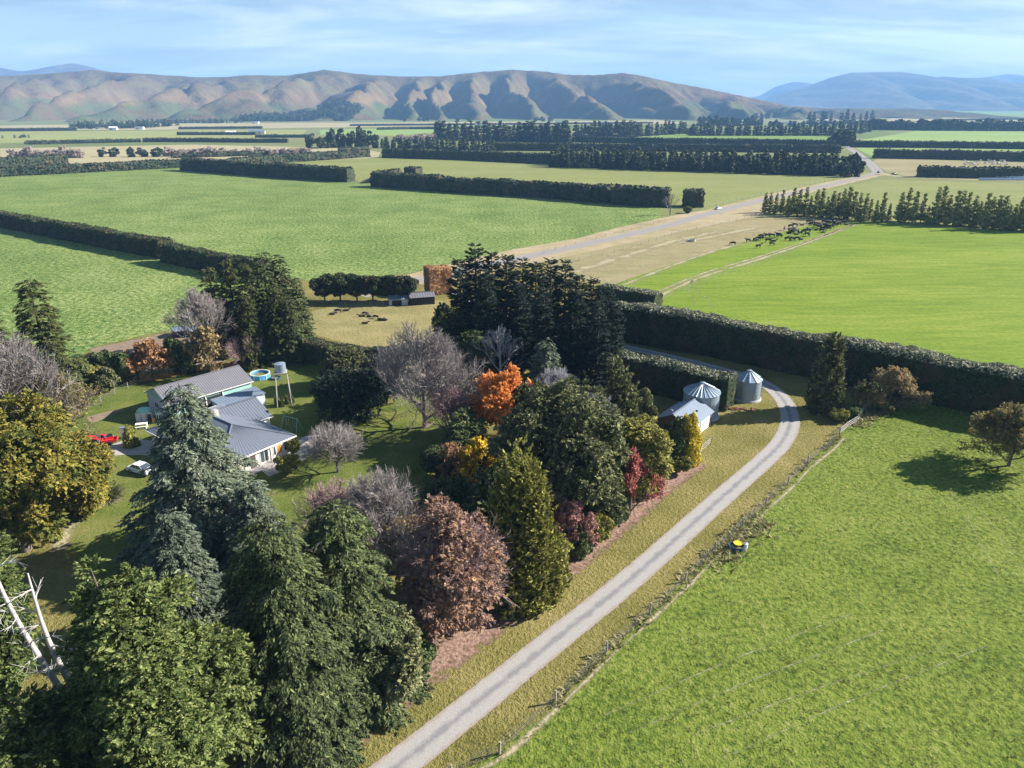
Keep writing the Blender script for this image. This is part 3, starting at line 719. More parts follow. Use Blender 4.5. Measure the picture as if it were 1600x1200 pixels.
# the home block: verges, drive surrounds and yards
sheet('home_grass', [(-2200, 1500), (-500, 480), (0, 470), (300, 440), (640, 428), (800, 400), (960, 430), (1000, 470), (1300, 545), (1800, 640), (2600, 900), (2400, 1500)], Z1, M['verge'])
sheet('near_pasture', [(560, 1330), (735, 1200), (793, 1165), (868, 1100), (948, 1022), (1015, 960), (1070, 909), (1117, 862), (1160, 826), (1231, 758), (1262, 725), (1312, 680), (1350, 642), (1420, 628), (1700, 668), (2600, 900), (2400, 1500), (900, 1600)], Z2, M['near'], 2.0, 0.25, 3)
sheet('crop_field', [(-300, 290), (0, 275), (150, 267), (290, 262), (420, 278), (550, 285), (590, 292), (800, 310), (1036, 326), (1031, 341), (960, 357), (900, 373), (780, 396), (640, 427), (560, 436), (480, 440), (404, 418), (200, 375), (0, 338), (-300, 300)], Z2, M['crop'], 6, 0.8, 4)
sheet('lower_crop_field', [(-700, 345), (-120, 334), (0, 352), (200, 392), (400, 436), (470, 452), (440, 490), (300, 508), (160, 538), (60, 590), (-300, 600), (-900, 500)], Z2, M['crop'], 5, 0.6, 5)
sheet('mid_pasture', [(360, 262), (575, 245), (700, 250), (860, 258), (1100, 262), (1350, 268), (1362, 272), (1200, 305), (1108, 327), (1040, 321), (820, 303), (590, 290), (550, 282), (420, 273)], Z2, M['midp'])
sheet('dry_paddock', [(855, 402), (1000, 372), (1190, 337), (1300, 342), (1262, 352), (1130, 387), (1000, 430), (960, 446), (850, 432)], Z2, M['dry'])
sheet('bright_pasture', [(955, 447), (1000, 430), (1130, 387), (1262, 352), (1330, 344), (1400, 350), (1600, 363), (1900, 380), (2300, 560), (2200, 760), (1600, 592), (1300, 532), (985, 475)], Z2, M['bright'])
sheet('roadside_pasture', [(1213, 312), (1372, 281), (1600, 287), (1900, 294), (1900, 372), (1600, 360), (1400, 348), (1200, 330)], Z2, M['midp'])
sheet('corner_paddock', [(1372, 247), (1600, 254), (1800, 258), (1800, 262), (1420, 276), (1385, 268), (1362, 254)], Z2, M['dry'])
sheet('rough_paddock', [(470, 492), (520, 478), (600, 468), (690, 470), (720, 500), (660, 560), (600, 552), (480, 520)], Z2, M['yellowp'], 2, 0.3, 7)
sheet('house_lawn', [(95, 640), (150, 590), (260, 562), (430, 545), (560, 585), (720, 640), (640, 800), (420, 860), (300, 960), (120, 880), (80, 800)], Z2, M['lawn'], 2, 0.4, 8)
sheet('garden_soil', [(140, 545), (290, 515), (460, 500), (480, 520), (440, 545), (300, 575), (150, 590)], Z3, M['soil'], 2, 0.5, 9)
sheet('yard_paving', [(455, 690), (500, 674), (540, 674), (548, 688), (500, 702), (455, 732), (420, 745), (405, 730)], Z4, M['paving'], 1, 0.25, 10)
sheet('car_yard', [(165, 698), (200, 686), (240, 688), (260, 706), (230, 712), (180, 712)], Z3, M['paving'], 1, 0.3, 11)
sheet('flower_bed', [(135, 652), (190, 638), (196, 641), (142, 662)], Z4, M['soil'], 1, 0.3, 12)
# far fields as strips of their own colour
far_cols = {'a': (0.13, 0.19, 0.045), 'b': (0.20, 0.21, 0.075), 'c': (0.27, 0.235, 0.135), 'd': (0.17, 0.235, 0.07), 'e': (0.22, 0.18, 0.13)}
for k_, c_ in far_cols.items():
    M['f'+k_] = grassmat('distant_field_'+k_, [(0.35, tuple(x*.82 for x in c_)), (0.65, tuple(min(1, x*1.15) for x in c_))], big=0.004, mid=0.02, fine=0.2, bd=0)
for i, (pts, m_) in enumerate([
    ([(0, 232), (300, 226), (560, 232), (595, 238), (590, 247), (290, 258), (0, 262)], 'fc'),
    ([(0, 206), (270, 204), (480, 203), (470, 214), (100, 222), (0, 224)], 'fb'),
    ([(0, 196), (240, 193), (560, 192), (1030, 188), (1080, 193), (600, 198), (240, 203), (0, 203)], 'fc'),
    ([(500, 203), (680, 199), (690, 207), (620, 212), (500, 210)], 'fd'),
    ([(600, 245), (860, 250), (860, 241), (760, 238), (600, 240)], 'fd'),
    ([(895, 227), (1310, 230), (1310, 238), (860, 236)], 'fa'),
    ([(990, 215), (1060, 209), (1305, 209), (1305, 219), (900, 216)], 'fa'),
    ([(1338, 220), (1430, 205), (1600, 204), (1800, 204), (1800, 224), (1600, 222)], 'fd'),
    ([(1336, 231), (1600, 233), (1800, 234), (1800, 246), (1600, 245), (1360, 243)], 'fd'),
    ([(1300, 172), (1600, 173), (1800, 173), (1800, 183), (1600, 182), (1330, 180)], 'fa'),
    ([(1120, 176), (1300, 174), (1290, 182), (1090, 182)], 'fb'),
    ([(1400, 183), (1700, 183), (1700, 190), (1380, 189)], 'fc'),
    ([(-600, 215), (0, 212), (0, 230), (-600, 235)], 'fb')]):
    sheet('distant_field', pts, 0.05 if i % 2 else 0.06, M[m_])
# roads and tracks
DRIVE = [g(*p) for p in [(380, 1400), (470, 1320), (619, 1200), (743, 1100), (867, 1000), (991, 900), (1103, 800), (1140, 767), (1200, 714), (1222, 690), (1234, 663), (1230, 636), (1214, 614), (1190, 598), (1150, 584), (1060, 561), (980, 543), (900, 522), (800, 492), (720, 462), (665, 436)]]
ribbon('gravel_driveway', DRIVE, 3.45, Z5+0.006, M['gravel'], 12)
sheet('road_verge', [(600, 440), (700, 413), (800, 390), (900, 373), (960, 357), (1031, 341), (1108, 327), (1200, 304), (1340, 275), (1385, 273), (1220, 312), (1190, 337), (1060, 362), (900, 398), (800, 420), (690, 447)], Z3, M['rverge'], 5, 0.5, 14)
ribbon('gravel_road', [g(*p) for p in [(560, 462), (660, 436), (790, 408), (900, 385), (1031, 355), (1119, 331), (1206, 309), (1300, 288), (1345, 277), (1372, 269)]], 7.5, Z5, M['road'], 8)
ribbon('gravel_road', [g(*p) for p in [(1372, 269), (1362, 258), (1344, 243), (1330, 233), (1322, 228)]], 9.0, Z5+0.005, M['road'], 6)
ribbon('farm_track', [g(*p) for p in [(1372, 270), (1400, 275), (1480, 279), (1600, 283), (1750, 287)]], 9.0, Z4, M['rverge'], 4)
ribbon('worn_track', [g(*p) for p in [(975, 445), (1050, 415), (1130, 388), (1175, 378)]], 3.2, Z4, M['worn'], 8)
ribbon('worn_track', [g(*p) for p in [(1030, 462), (1100, 432), (1190, 404), (1270, 376), (1340, 349)]], 3.2, Z4, M['worn'], 8)
ribbon('worn_track', [g(a_, b_-7*(b_-330)/130) for a_, b_ in [(1030, 462), (1100, 432), (1190, 404), (1270, 376), (1340, 349)]], 2.2, Z4, M['worn'], 8)
for k_ in (-5, 6, 10): ribbon('wheel_track', [g(a_, b_+k_*(b_-330)/130) for a_, b_ in [(1030, 462), (1100, 432), (1190, 404), (1270, 376), (1340, 349)]], 1.0, Z3, M['wheel'], 12)
for k_ in (5, 9): ribbon('wheel_track', [g(a_, b_+k_*(b_-330)/130) for a_, b_ in [(975, 445), (1050, 415), (1130, 388), (1175, 378)]], 0.9, Z3, M['wheel'], 12)
ribbon('worn_track', [g(*p) for p in [(1085, 478), (1085, 465), (1075, 452), (1082, 438)]], 1.1, Z4, M['wheel'], 8)
ribbon('worn_track', [g(*p) for p in [(1112, 480), (1104, 466), (1088, 452), (1092, 436)]], 1.1, Z4, M['wheel'], 8)
ribbon('worn_patch', [g(*p) for p in [(900, 425), (960, 405), (1050, 378), (1120, 362)]], 9, Z4, M['worn'], 6)
ribbon('worn_patch', [g(*p) for p in [(1060, 380), (1100, 372), (1180, 356)]], 8, Z4+.004, M['worn'], 6)
ribbon('leaf_litter', [g(*p) for p in [(380, 1260), (470, 1185), (600, 1088), (700, 1015), (800, 945), (880, 885), (960, 822), (1040, 757), (1090, 722)]], (6.5, 3.6), Z4, M['litter'], 10)
ribbon('leaf_litter', [g(*p) for p in [(205, 585), (240, 590), (285, 580), (400, 565)]], 5.0, Z5, M['orange_litter'], 8)
ribbon('leaf_litter', [g(*p) for p in [(690, 690), (740, 700), (780, 720)]], 6.0, Z5, M['litter'], 8)
ribbon('garden_path', [g(*p) for p in [(190, 780), (150, 792), (112, 820), (92, 860)]], 2.6, Z4, M['worn'], 8)
for A_, B_ in (((940, 1120), (1330, 960)), ((985, 1145), (1380, 985)), ((1080, 1150), (1480, 1010)), ((1130, 1185), (1540, 1010)), ((1480, 760), (1560, 900)), ((1512, 775), (1600, 890))):
    ribbon('tyre_mark', [g(*A_), g((A_[0]+B_[0])/2, (A_[1]+B_[1])/2-5), g(*B_)], 0.35, Z3, M['wheel'], 12)

# ---------------------------------------------------------------- hills
def hillmat(name, lowc, midc, topc, zl, zh):
    n = NT(name)
    sp = n.N.new('ShaderNodeSeparateXYZ'); n.L.new(n.pos.outputs['Position'], sp.inputs[0])
    r = n.N.new('ShaderNodeMapRange'); n.set(r.inputs[0], n.math('ADD', sp.outputs['Z'], n.math('MULTIPLY', n.math('SUBTRACT', n.noise(0.0018, 5), 0.5), (zh-zl)*1.4)))
    r.inputs[1].default_value = zl; r.inputs[2].default_value = zh
    c = n.ramp(r.outputs[0], [(0.0, lowc), (0.35, lowc), (0.55, midc), (1, topc)])
    c = n.mix(n.ramp(n.noise(0.008, 7, None, 0.65), [(0.42, (0, 0, 0)), (0.62, (1, 1, 1))]), c, tuple(x*0.62 for x in midc))
    n.bump(n.noise(0.010, 9, None, 0.68), 22)
    return n.fin(c, 0.95, 0.03)
M['hill'] = hillmat('hill_grassland', (0.085, 0.098, 0.040), (0.185, 0.125, 0.068), (0.13, 0.108, 0.048), 5, 130)
M['mount'] = hillmat('mountain_scrub', (0.12, 0.10, 0.06), (0.10, 0.075, 0.05), (0.13, 0.09, 0.06), 100, 500)
def sky_z(py, Y):
    v = (py-600)/FPX
    return CAMH-Y*(math.sin(PITCH)+v*math.cos(PITCH))/(math.cos(PITCH)-v*math.sin(PITCH))
def prof_x(pts, Y):
    xs = []; zs = []
    for px, py in pts:
        v = (py-600)/FPX; f = math.cos(PITCH)-v*math.sin(PITCH)
        xs.append((px-800)/FPX*Y/f); zs.append(sky_z(py, Y))
    return np.array(xs), np.array(zs)
def grid_mesh(name, X, Y, Z, mat):
    ny, nx = X.shape; V = np.stack([X, Y, Z], 2).reshape(-1, 3)
    i, j = np.meshgrid(np.arange(ny-1), np.arange(nx-1), indexing='ij'); a = (i*nx+j).ravel()
    return npmesh(name, V, np.stack([a, a+1, a+nx+1, a+nx], 1), mat, smooth=True)
def main_hills():
    YR = 3950.0
    xs, zs = prof_x([(-420, 128), (-200, 120), (-60, 126), (0, 123), (50, 120), (100, 115), (140, 111), (165, 114), (200, 116), (250, 119), (300, 122), (345, 122), (370, 119), (400, 119), (440, 120), (480, 115), (505, 111), (530, 114), (580, 120), (640, 122), (690, 121), (720, 117), (760, 113), (800, 110), (850, 113), (890, 119), (930, 120), (970, 117), (1000, 122), (1040, 131), (1100, 141), (1160, 152), (1200, 160), (1235, 168), (1300, 172)], YR)
    x = np.arange(-5600, 2100, 16.0); y = np.arange(2380, 5300, 16.0); X, Y = np.meshgrid(x, y)
    Rg = np.interp(X, xs, zs)
    # the range's foot comes nearer or falls back
    foot = 2620+180*vnoise(X/900, X*0, 4)+np.clip((X-500)/1200, 0, 1)*350
    yr = YR+110*vnoise(X/700, X*0+3, 8)
    wx = X+0.75*(Y-3300)*vnoise(X/1100+5, X*0, 31)+130*fbm(X/600, Y/700, 5, 3)
    # spurs: rounded crests between cut valleys at uneven spacing
    vr = np.random.default_rng(6); vp = np.cumsum(vr.choice([150, 190, 240, 300, 380], 100)*vr.uniform(.85, 1.15, 100))-9500
    k = np.searchsorted(vp, wx).clip(1, len(vp)-1); lo, hi = vp[k-1], vp[k]; fr = (wx-lo)/(hi-lo); ph = k.astype(float)
    bias = 0.48+0.13*vnoise(ph, ph*0, 2); fr = np.where(fr < bias, fr/bias*.5, .5+(fr-bias)/(1-bias)*.5)
    tri = 1-np.abs(2*fr.clip(0, 1)-1); sp = tri
    ph2 = (wx+0.5*Y)/170+0.4*vnoise(wx/300, Y/400, 77); sp2 = np.abs(np.cos(np.pi*ph2))**0.8
    spur = 0.80*sp+0.20*sp2
    ft = foot+420*(1-sp)*(0.7+0.5*vnoise(X/500, X*0, 9))+60*vnoise(X/250, Y/250, 3)
    t = np.clip((Y-ft)/(yr-ft), 0, 1.0)
    amp = np.clip(1.0+0.3*vnoise(ph.round(), ph*0, 40), 0.8, 1.3)
    crest = 1-(1-t)**1.75; floor_ = t**2.7
    mixw = np.clip(spur**1.0, 0, 1)
    w = mixw*amp.clip(0, 1)+(1-amp.clip(0, 1))*0.6
    hN = floor_*(1-w)+crest*w
    fade = np.clip((1-t)/0.10, 0, 1)
    hN = hN*(0.93+0.07*(1-fade))
    Z = (Rg+10)*hN+fade*t*(7*fbm(X/120, Y/120, 21, 4)+9*fbm(X/300, Y/300, 23, 3))
    rg_ = 1-np.abs(fbm((X+0.4*Y)/150+7, Y/420, 51, 3))*2.6; Z = Z-np.clip(1-rg_, 0, 1)*0+np.clip(rg_, 0, 1)**2*(-26)*(t*(1-t)*4)**.6*(Rg > 30)
    rg2 = 1-np.abs(fbm((X-0.5*Y)/70+3, Y/170, 61, 2))*2.6; Z = Z-np.clip(rg2, 0, 1)**2*12*(t*(1-t)*4)**.6*(Rg > 30)
    back = np.clip((Y-yr)/1500, 0, 1); Z = Z*(1-back)-back*20
    Z = np.where(Y <= ft, -3.0, Z-2)
    return grid_mesh('hills', X, Y, Z, M['hill'])
link('hills', main_hills(), kind='structure')
def mountain(name, pts, YR, x0, x1, depth, step, mat, seed, per=900, rough=0.55):
    xs, zs = prof_x(pts, YR)
    x = np.arange(x0, x1, step); y = np.arange(YR-depth, YR+depth*0.6, step); X, Y = np.meshgrid(x, y)
    Rg = np.interp(X, xs, zs)
    wx = X+250*fbm(X/1500, Y/1500, seed, 3)
    sp = np.abs(np.cos(np.pi*(wx/per+0.5*vnoise(wx/2000, wx*0, seed+2))))**0.8
    sp = 0.75*sp+0.25*np.abs(np.cos(np.pi*((wx+0.4*Y)/(per*0.37))))
    t = np.clip((Y-(YR-depth)-depth*0.25*(1-sp))/(depth*(1-0.25*(1-sp))), 0, 1); t = np.where(Y > YR, np.clip(1-(Y-YR)/(depth*0.6), 0, 1), t)
    h = (t**1.7)*(1-sp)*rough+(1-rough*(1-sp))*(1-(1-t)**1.35)
    h = h/np.maximum((1-rough*(1-sp))+rough*(1-sp), 1e-3)
    Z = Rg*h+t*(1-t)*60*fbm(X/400, Y/400, seed+5, 4)-4
    link(name, grid_mesh(name, X, Y, Z, mat), kind='structure')
mountain('mountains', [(1150, 166), (1180, 160), (1210, 149), (1240, 141), (1270, 132), (1300, 120), (1330, 113), (1370, 112), (1410, 112), (1435, 118), (1455, 121), (1475, 119), (1500, 121), (1540, 121), (1565, 126), (1600, 131), (1680, 140), (1800, 128), (1950, 150), (2050, 165)], 9600, 2900, 11200, 2600, 50, M['mount'], 3)
mountain('mountains', [(-700, 130), (-400, 100), (-200, 112), (-60, 100), (0, 105), (20, 109), (50, 112), (80, 104), (110, 98), (135, 102), (160, 109), (210, 120), (300, 135), (420, 165)], 8600, -11500, -2000, 2400, 50, M['mount'], 9)
mountain('mountains', [(1050, 166), (1140, 158), (1190, 148), (1215, 134), (1240, 127), (1265, 129), (1290, 138), (1400, 142), (1500, 128), (1535, 120), (1570, 115), (1590, 116), (1620, 124), (1700, 130), (1850, 120), (2000, 150)], 12600, 2500, 14000, 2200, 80, M['mount'], 14, 1300)
# ---------------------------------------------------------------- haze
def haze():
    mb = MB(); mb.box(-17800, 17800, -600, 16500, -5.0, 600)
    m = bpy.data.materials.new('haze_air'); m.use_nodes = True; nt = m.node_tree
    for n in list(nt.nodes): nt.nodes.remove(n)
    o = nt.nodes.new('ShaderNodeOutputMaterial'); v = nt.nodes.new('ShaderNodeVolumePrincipled')
    v.inputs['Color'].default_value = (0.255, 0.49, 0.90, 1); v.inputs['Density'].default_value = HAZE
    v.inputs['Anisotropy'].default_value = 0.0
    nt.links.new(v.outputs[0], o.inputs['Volume'])
    h = mb.build('haze', m, kind='stuff'); tag(h, 'thin pale blue haze over the plain and the hills', 'haze')
HAZE = 0.00010
haze()
# ================================================================ HEDGES
def hh(px, py, ty): return hgt(px, py, ty)
HG = 'clipped field hedges'
hedge('hedge', [(960, 526), (1100, 550), (1200, 570), (1400, 612), (1600, 655), (1760, 695)], 5.4, hh(1200, 572, 521)+1.1, 'long tall clipped hedge with grey top along the near edge of the bright pasture', lsize=0.34, dens=17, rough=0.5, topmat='lit_hedgetop', seed=1, step=0.8)
hedge('hedge', [(948, 592), (1040, 614), (1140, 638)], 4.2, hh(1040, 612, 572)+1.0, 'short dark hedge ending behind the two silos, with a sunlit grey top', lsize=0.30, dens=20, rough=0.4, topmat='lit_hedgetop', seed=2, step=0.7)
hedge('hedge', [(940, 470), (985, 477), (1028, 484)], 5, 4.6, 'stubby square-ended hedge right behind the black pine stand', lsize=0.34, dens=16, rough=0.4, topmat='lit_hedgetop', seed=3)
hedge('hedge', [(-250, 318), (-60, 338), (0, 352), (130, 378), (257, 402), (262, 404)], 5.0, hh(100, 370, 346), 'ragged hedge between the two leafy crop fields at the left edge', 'hedge', 0.6, 5, 4, 0.9)
hedge('hedge', [(262, 408), (330, 422), (420, 440)], 4.5, hh(300, 412, 384), 'darker end of the hedge between the crop fields, running behind the dark firs', 'hedge', 0.5, 6, 5, 0.7)
hedge('hedge', [(443, 556), (520, 570), (610, 592)], 3.6, hh(500, 566, 532), 'clipped garden hedge in shadow below the rough yellow paddock', lsize=0.28, dens=18, rough=0.3, seed=6, step=0.8)
far = dict(mat='farhedge', lsize=1.3, dens=1.1, rough=0.8, step=5, cat='hedge')
hedge('hedge', [(-80, 284), (0, 276), (100, 271), (200, 266), (290, 261)], 7, hh(100, 271, 258), 'long even hedge along the far left edge of the big crop field', seed=11, **far)
hedge('hedge', [(-80, 269), (0, 266), (60, 262), (104, 259)], 9, hh(0, 266, 248), 'dark flat-topped hedge behind the long even hedge at the left edge', seed=12, **far)
hedge('hedge', [(290, 266), (360, 271), (450, 278), (549, 284)], 8, hh(450, 277, 257), 'dark block of hedge with a square right end, far side of the big crop field', seed=13, **far)
hedge('hedge', [(360, 262), (440, 254), (520, 249), (575, 245)], 7, hh(480, 252, 240), 'hedge running back at an angle behind the dark square-ended hedge block', seed=14, **far)
hedge('hedge', [(587, 291), (640, 295), (690, 298)], 8, hh(640, 295, 273), 'dark left section of the hedge between crop field and pale pasture', seed=15, **far)
hedge('hedge', [(691, 299), (760, 303), (850, 308), (925, 315)], 7, hh(800, 305, 283), 'thinner brownish middle section of the hedge between crop field and pale pasture', seed=16, **far)
hedge('hedge', [(930, 314), (955, 317)], 9, hh(940, 315, 290), 'short gappy block between the middle and right hedge sections', seed=17, **far)
hedge('hedge', [(959, 318), (1000, 321), (1044, 323)], 7, hh(1000, 321, 293), 'right section of the hedge between crop field and pale pasture', seed=18, **far)
hedge('hedge', [(1068, 322), (1098, 323)], 8, hh(1080, 322, 296), 'last dark bit of hedge beside the bare tree at the gravel road', seed=19, **far)
hedge('hedge', [(637, 273), (655, 274)], 9, hh(645, 273, 261), 'small square clump of hedge standing alone in the pale pasture', seed=20, **far)
hedge('hedge', [(586, 286), (600, 279), (622, 275)], 6, 5, 'low side hedge turning back from the corner by the lone square clump', seed=21, **far)
vf = dict(mat='farhedge', lsize=1.7, dens=0.5, rough=0.7, step=14, cat='hedge')
LINES = [
 ([(600, 246), (730, 250), (860, 256)], 233, 'dark hedge at the far side of the pale pasture, left of the plantation'),
 ([(770, 235), (900, 236), (1100, 237), (1312, 239)], 223, 'very long dark hedge just behind the pine plantation'),
 ([(895, 222), (1050, 225), (1200, 227), (1304, 229)], 216, 'long dark hedge two fields behind the plantation'),
 ([(1330, 230), (1450, 231), (1600, 233), (1700, 234)], 221, 'long hedge right of the dark tree clump at the crossroads'),
 ([(1365, 247), (1480, 249), (1600, 252), (1700, 254)], 235, 'dark hedge above the brown corner paddock'),
 ([(1433, 276), (1520, 278), (1594, 278)], 258, 'dark hedge with the cream sheep behind it'),
 ([(530, 236), (575, 234)], 229, 'short hedge below the rounded gum trees'),
 ([(270, 247), (340, 245), (400, 243), (470, 240)], 236, 'hedge in front of the pink bare thicket'),
 ([(40, 226), (130, 224), (220, 222)], 218, 'hedge with gaps behind the grey bare thicket at far left'),
 ([(225, 222), (310, 222), (400, 223), (450, 223)], 216, 'straight dark hedge level with the gum trees'),
 ([(400, 215), (487, 215)], 210, 'short dark hedge left of the gum trees'),
 ([(278, 211), (345, 211), (400, 211)], 206, 'thin dark hedge above the straight one'),
 ([(280, 202), (400, 201), (410, 201)], 197, 'thin dark hedge just below the hill forest'),
 ([(547, 197), (680, 196), (800, 195), (1020, 193)], 192, 'thin dark line of hedge near the foot of the hills'),
 ([(0, 205), (120, 204)], 199, 'far dark hedge at the left edge below the hills'),
 ([(1055, 207), (1078, 207)], 200, 'small dark hedge between the far tree belts'),
 ([(590, 203), (640, 202), (690, 202)], 198, 'thin hedge behind the pink thicket right of the gum trees'),
 ([(1315, 181), (1420, 182), (1500, 182)], 178, 'far thin hedge below the blue mountain'),
 ([(1460, 189), (1600, 187)], 184, 'farthest thin hedge at the right edge'),
 ([(1050, 181), (1180, 180)], 176, 'far hedge at the right end of the hills'),
]
for i, (P_, ty, lb) in enumerate(LINES):
    m_ = P_[len(P_)//2]; h_ = max(4.0, min(14, hh(m_[0], m_[1], ty)))
    hedge('hedge', P_, 6, h_*0.82, lb, seed=40+i, **vf)

# ================================================================ TREES
def T(proto, px, py, ty, label, cat, name, group=None, sx=1.0, h=None):
    x, y = g(px, py); h = h or hgt(px, py, ty)
    return plant(proto, x, y, h, label, cat, name, group, sx=sx, rk=1.0 if group else 0.4, rz=0.0 if name == 'dead_tree' else None)
# --- near evergreens
T(conifer('cedar_a', 22, 10.5, M['cedar'], 170000, 0.03, 0.98, 0.22, 0.30, 22, 8, 1, ragged=0.22, tip=0.8), 328, 868, 592, 'huge blue-green cedar hiding the middle of the house', 'cedar tree', 'cedar_tree')
T(conifer('cedar_b', 16, 4.6, M['cedar'], 64600, 0.03, 0.75, 0.20, 0.32, 24, 8, 2, tip=0.7), 300, 985, 792, 'smaller blue-green cedar in front of the huge one', 'cedar tree', 'cedar_tree')
T(conifer('cedar_c', 16, 5.2, M['cedar'], 60800, 0.03, 0.75, 0.21, 0.32, 24, 8, 3, tip=0.7), 412, 905, 745, 'blue-green cedar tucked against the right flank of the huge one', 'cedar tree', 'cedar_tree')
T(conifer('spruce_a', 23, 6.0, M['spruce'], 133000, 0.02, 0.52, 0.19, 0.42, 19, 7, 4, ragged=0.3, tip=0.9), 468, 1150, 795, 'dark drooping spruce in the foreground with its grey trunk showing', 'spruce tree', 'spruce_tree')
T(conifer('spruce_b', 21, 5.6, M['spruce'], 123500, 0.02, 0.45, 0.19, 0.38, 18, 7, 5, ragged=0.3, tip=0.9), 552, 1080, 775, 'broad dark spruce right of the drooping one, near the leaf-strewn fence', 'spruce tree', 'spruce_tree')
T(conifer('spruce_c', 18, 5.0, M['spruce'], 76000, 0.02, 0.65, 0.2, 0.38, 24, 7, 6, tip=0.8), 420, 1060, 850, 'dark spruce in shade between the cedars and the foreground spruces', 'spruce tree', 'spruce_tree')
T(broadleaf('greyshrub', 6, 3.0, M['dome'], 30400, 0.02, 0.163, 40, seed=7), 610, 1092, 975, 'low grey-green bush at the fence under the broad dark spruce', 'bush', 'bush')
T(broadleaf('green_a', 23, 6.9, M['green'], 260000, 0.03, 0.165, 330, 1.05, seed=8, lump=0.3, asp=2.1), 286, 1290, 882, 'big fresh green tree in the bottom left foreground', 'tree', 'broadleaf_tree')
T(broadleaf('green_b', 20, 7.5, M['green'], 150000, 0.03, 0.165, 260, 1.1, seed=9, lump=.3, asp=2.1), 5, 1420, 1040, 'green tree in the bottom left corner, mostly in shade', 'tree', 'broadleaf_tree')
T(broadleaf('green_c', 17, 4.6, M['green'], 100000, 0.03, 0.16, 200, 0.9, seed=10, lump=.3, asp=2.1), 8, 1100, 800, 'green tree at the left edge below the yellowing tree', 'tree', 'broadleaf_tree')
T(conifer('spruce_d', 15, 4.5, M['spruce'], 57000, 0.02, 0.65, 0.2, 0.38, 22, 7, 36, tip=0.8), 120, 1260, 1080, 'dark conifer in the shade between the two bottom left green trees', 'conifer', 'conifer_tree')
T(dead_tree('dead', 17, -3.4, 11, 17), 150, 1190, 840, 'bleached dead tree with bare white limbs at lower left', 'dead tree', 'dead_tree')
T(dead_tree('dead2', 14, -1.2, 12, 10), 152, 1180, 895, 'thinner bleached dead trunk beside the tall dead tree', 'dead tree', 'dead_tree')
T(broadleaf('oak_a', 15, 7.4, M['yellowoak'], 117800, 0.03, 0.222, 130, 1.6, seed=13), 42, 860, 612, 'large yellowing tree at the left edge', 'tree', 'broadleaf_tree')
T(broadleaf('oak_b', 9, 5.2, M['yellowoak'], 64600, 0.03, 0.207, 80, 1.2, seed=14), 125, 800, 683, 'lower round yellowing tree below the red machines', 'tree', 'broadleaf_tree')
def flax(name):
    rng = np.random.default_rng(5); V = []; F = []
    for i in range(420):
        a = rng.uniform(0, 6.28); L = rng.uniform(1.4, 2.8); el = rng.uniform(0.5, 1.4); w = 0.07
        r0 = rng.uniform(0, 0.9); b = rng.uniform(0, 6.28); x0, y0 = r0*math.cos(b), r0*math.sin(b)
        p = [(x0, y0, 0)]; 
        for s in (0.5, 1.0):
            e = el-0.7*s; p.append((p[-1][0]+math.cos(a)*math.cos(e)*L/2, p[-1][1]+math.sin(a)*math.cos(e)*L/2, max(0.1, p[-1][2]+math.sin(e)*L/2)))
        n = len(V); sx, sy = -math.sin(a)*w, math.cos(a)*w
        for k, q in enumerate(p):
            f = (1, 1, 0.2)[k]; V += [(q[0]+sx*f, q[1]+sy*f, q[2]), (q[0]-sx*f, q[1]-sy*f, q[2])]
        F += [(n, n+1, n+3, n+2), (n+2, n+3, n+5, n+4)]
    return npmesh(name, V, F, M['dome'])
x, y = g(172, 778); link('flax_bush', flax('flax_bush'), None, (x, y, 0), label='spiky grey-green flax bush at the right foot of the round yellowing tree', cat='bush')
# --- bare and autumn trees
T(bare('bare_l', 17, 8.5, 'greytwig', 15, (16, 9, 8, 7), 0.06, 0.5, 0.022), 10, 728, 476, 'large grey leafless tree at the left edge above the yellowing tree', 'bare tree', 'bare_tree')
T(bare('bare_l2', 10, 6.0, 'browntwig', 16, (14, 8, 7, 7), 0.04, 0.45, 0.02, leaf=(M['olivetan'], 9), nleaf=9000), 88, 700, 575, 'half-bare olive-brown tree between the left edge and the lawn', 'tree', 'thin_tree')
BE = list(bare('beech', 14, 3.0, 'pinktwig', 17, (26, 9, 8, 7), 0.05, 1.1, 0.017, leaf=(M['rust'], 0.66), nleaf=9000, lsize=0.15, weep=0.3, curve=0.9))
BE[3] = broadleaf('beech_low', 12.6, 5.2, M['copper'], 62000, -0.05, 0.16, 150, 0.95, seed=170, lump=.2)[1]
T(tuple(BE), 706, 988, 742, 'large purplish bare-topped tree with rusty leaves on its lower branches', 'beech tree', 'beech_tree')
T(bare('bare_m', 12, 6.5, 'greytwig', 18, (14, 8, 8, 7), 0.04, 0.7, 0.018), 590, 900, 726, 'pale grey leafless tree between the lawn and the dark spruces', 'bare tree', 'bare_tree')
T(bare('bare_m2', 9, 4.5, 'pinktwig', 19, (12, 8, 7, 6), 0.04, 0.75, 0.016), 528, 880, 738, 'smaller pinkish leafless tree left of the pale grey one', 'bare tree', 'bare_tree')
T(bare('bare_m3', 10, 4.8, 'browntwig', 37, (10, 8, 7, 6), 0.08, 0.6, 0.018, leaf=(M['tan'], 9), nleaf=1500), 648, 915, 790, 'dark brown leafless tree in the shade left of the rusty beech', 'bare tree', 'bare_tree')
T(bare('walnut', 17, 8.2, 'greytwig', 20, (16, 9, 8, 7), 0.07, 0.5, 0.022), 664, 668, 486, 'great spreading grey leafless tree left of the black pine stand', 'bare tree', 'bare_tree')
T(bare('pinkbare', 10, 4.6, 'pinktwig', 21, (13, 8, 7, 7), 0.06, 0.7, 0.02), 706, 692, 590, 'pink-grey leafless tree below the great spreading one', 'bare tree', 'bare_tree')
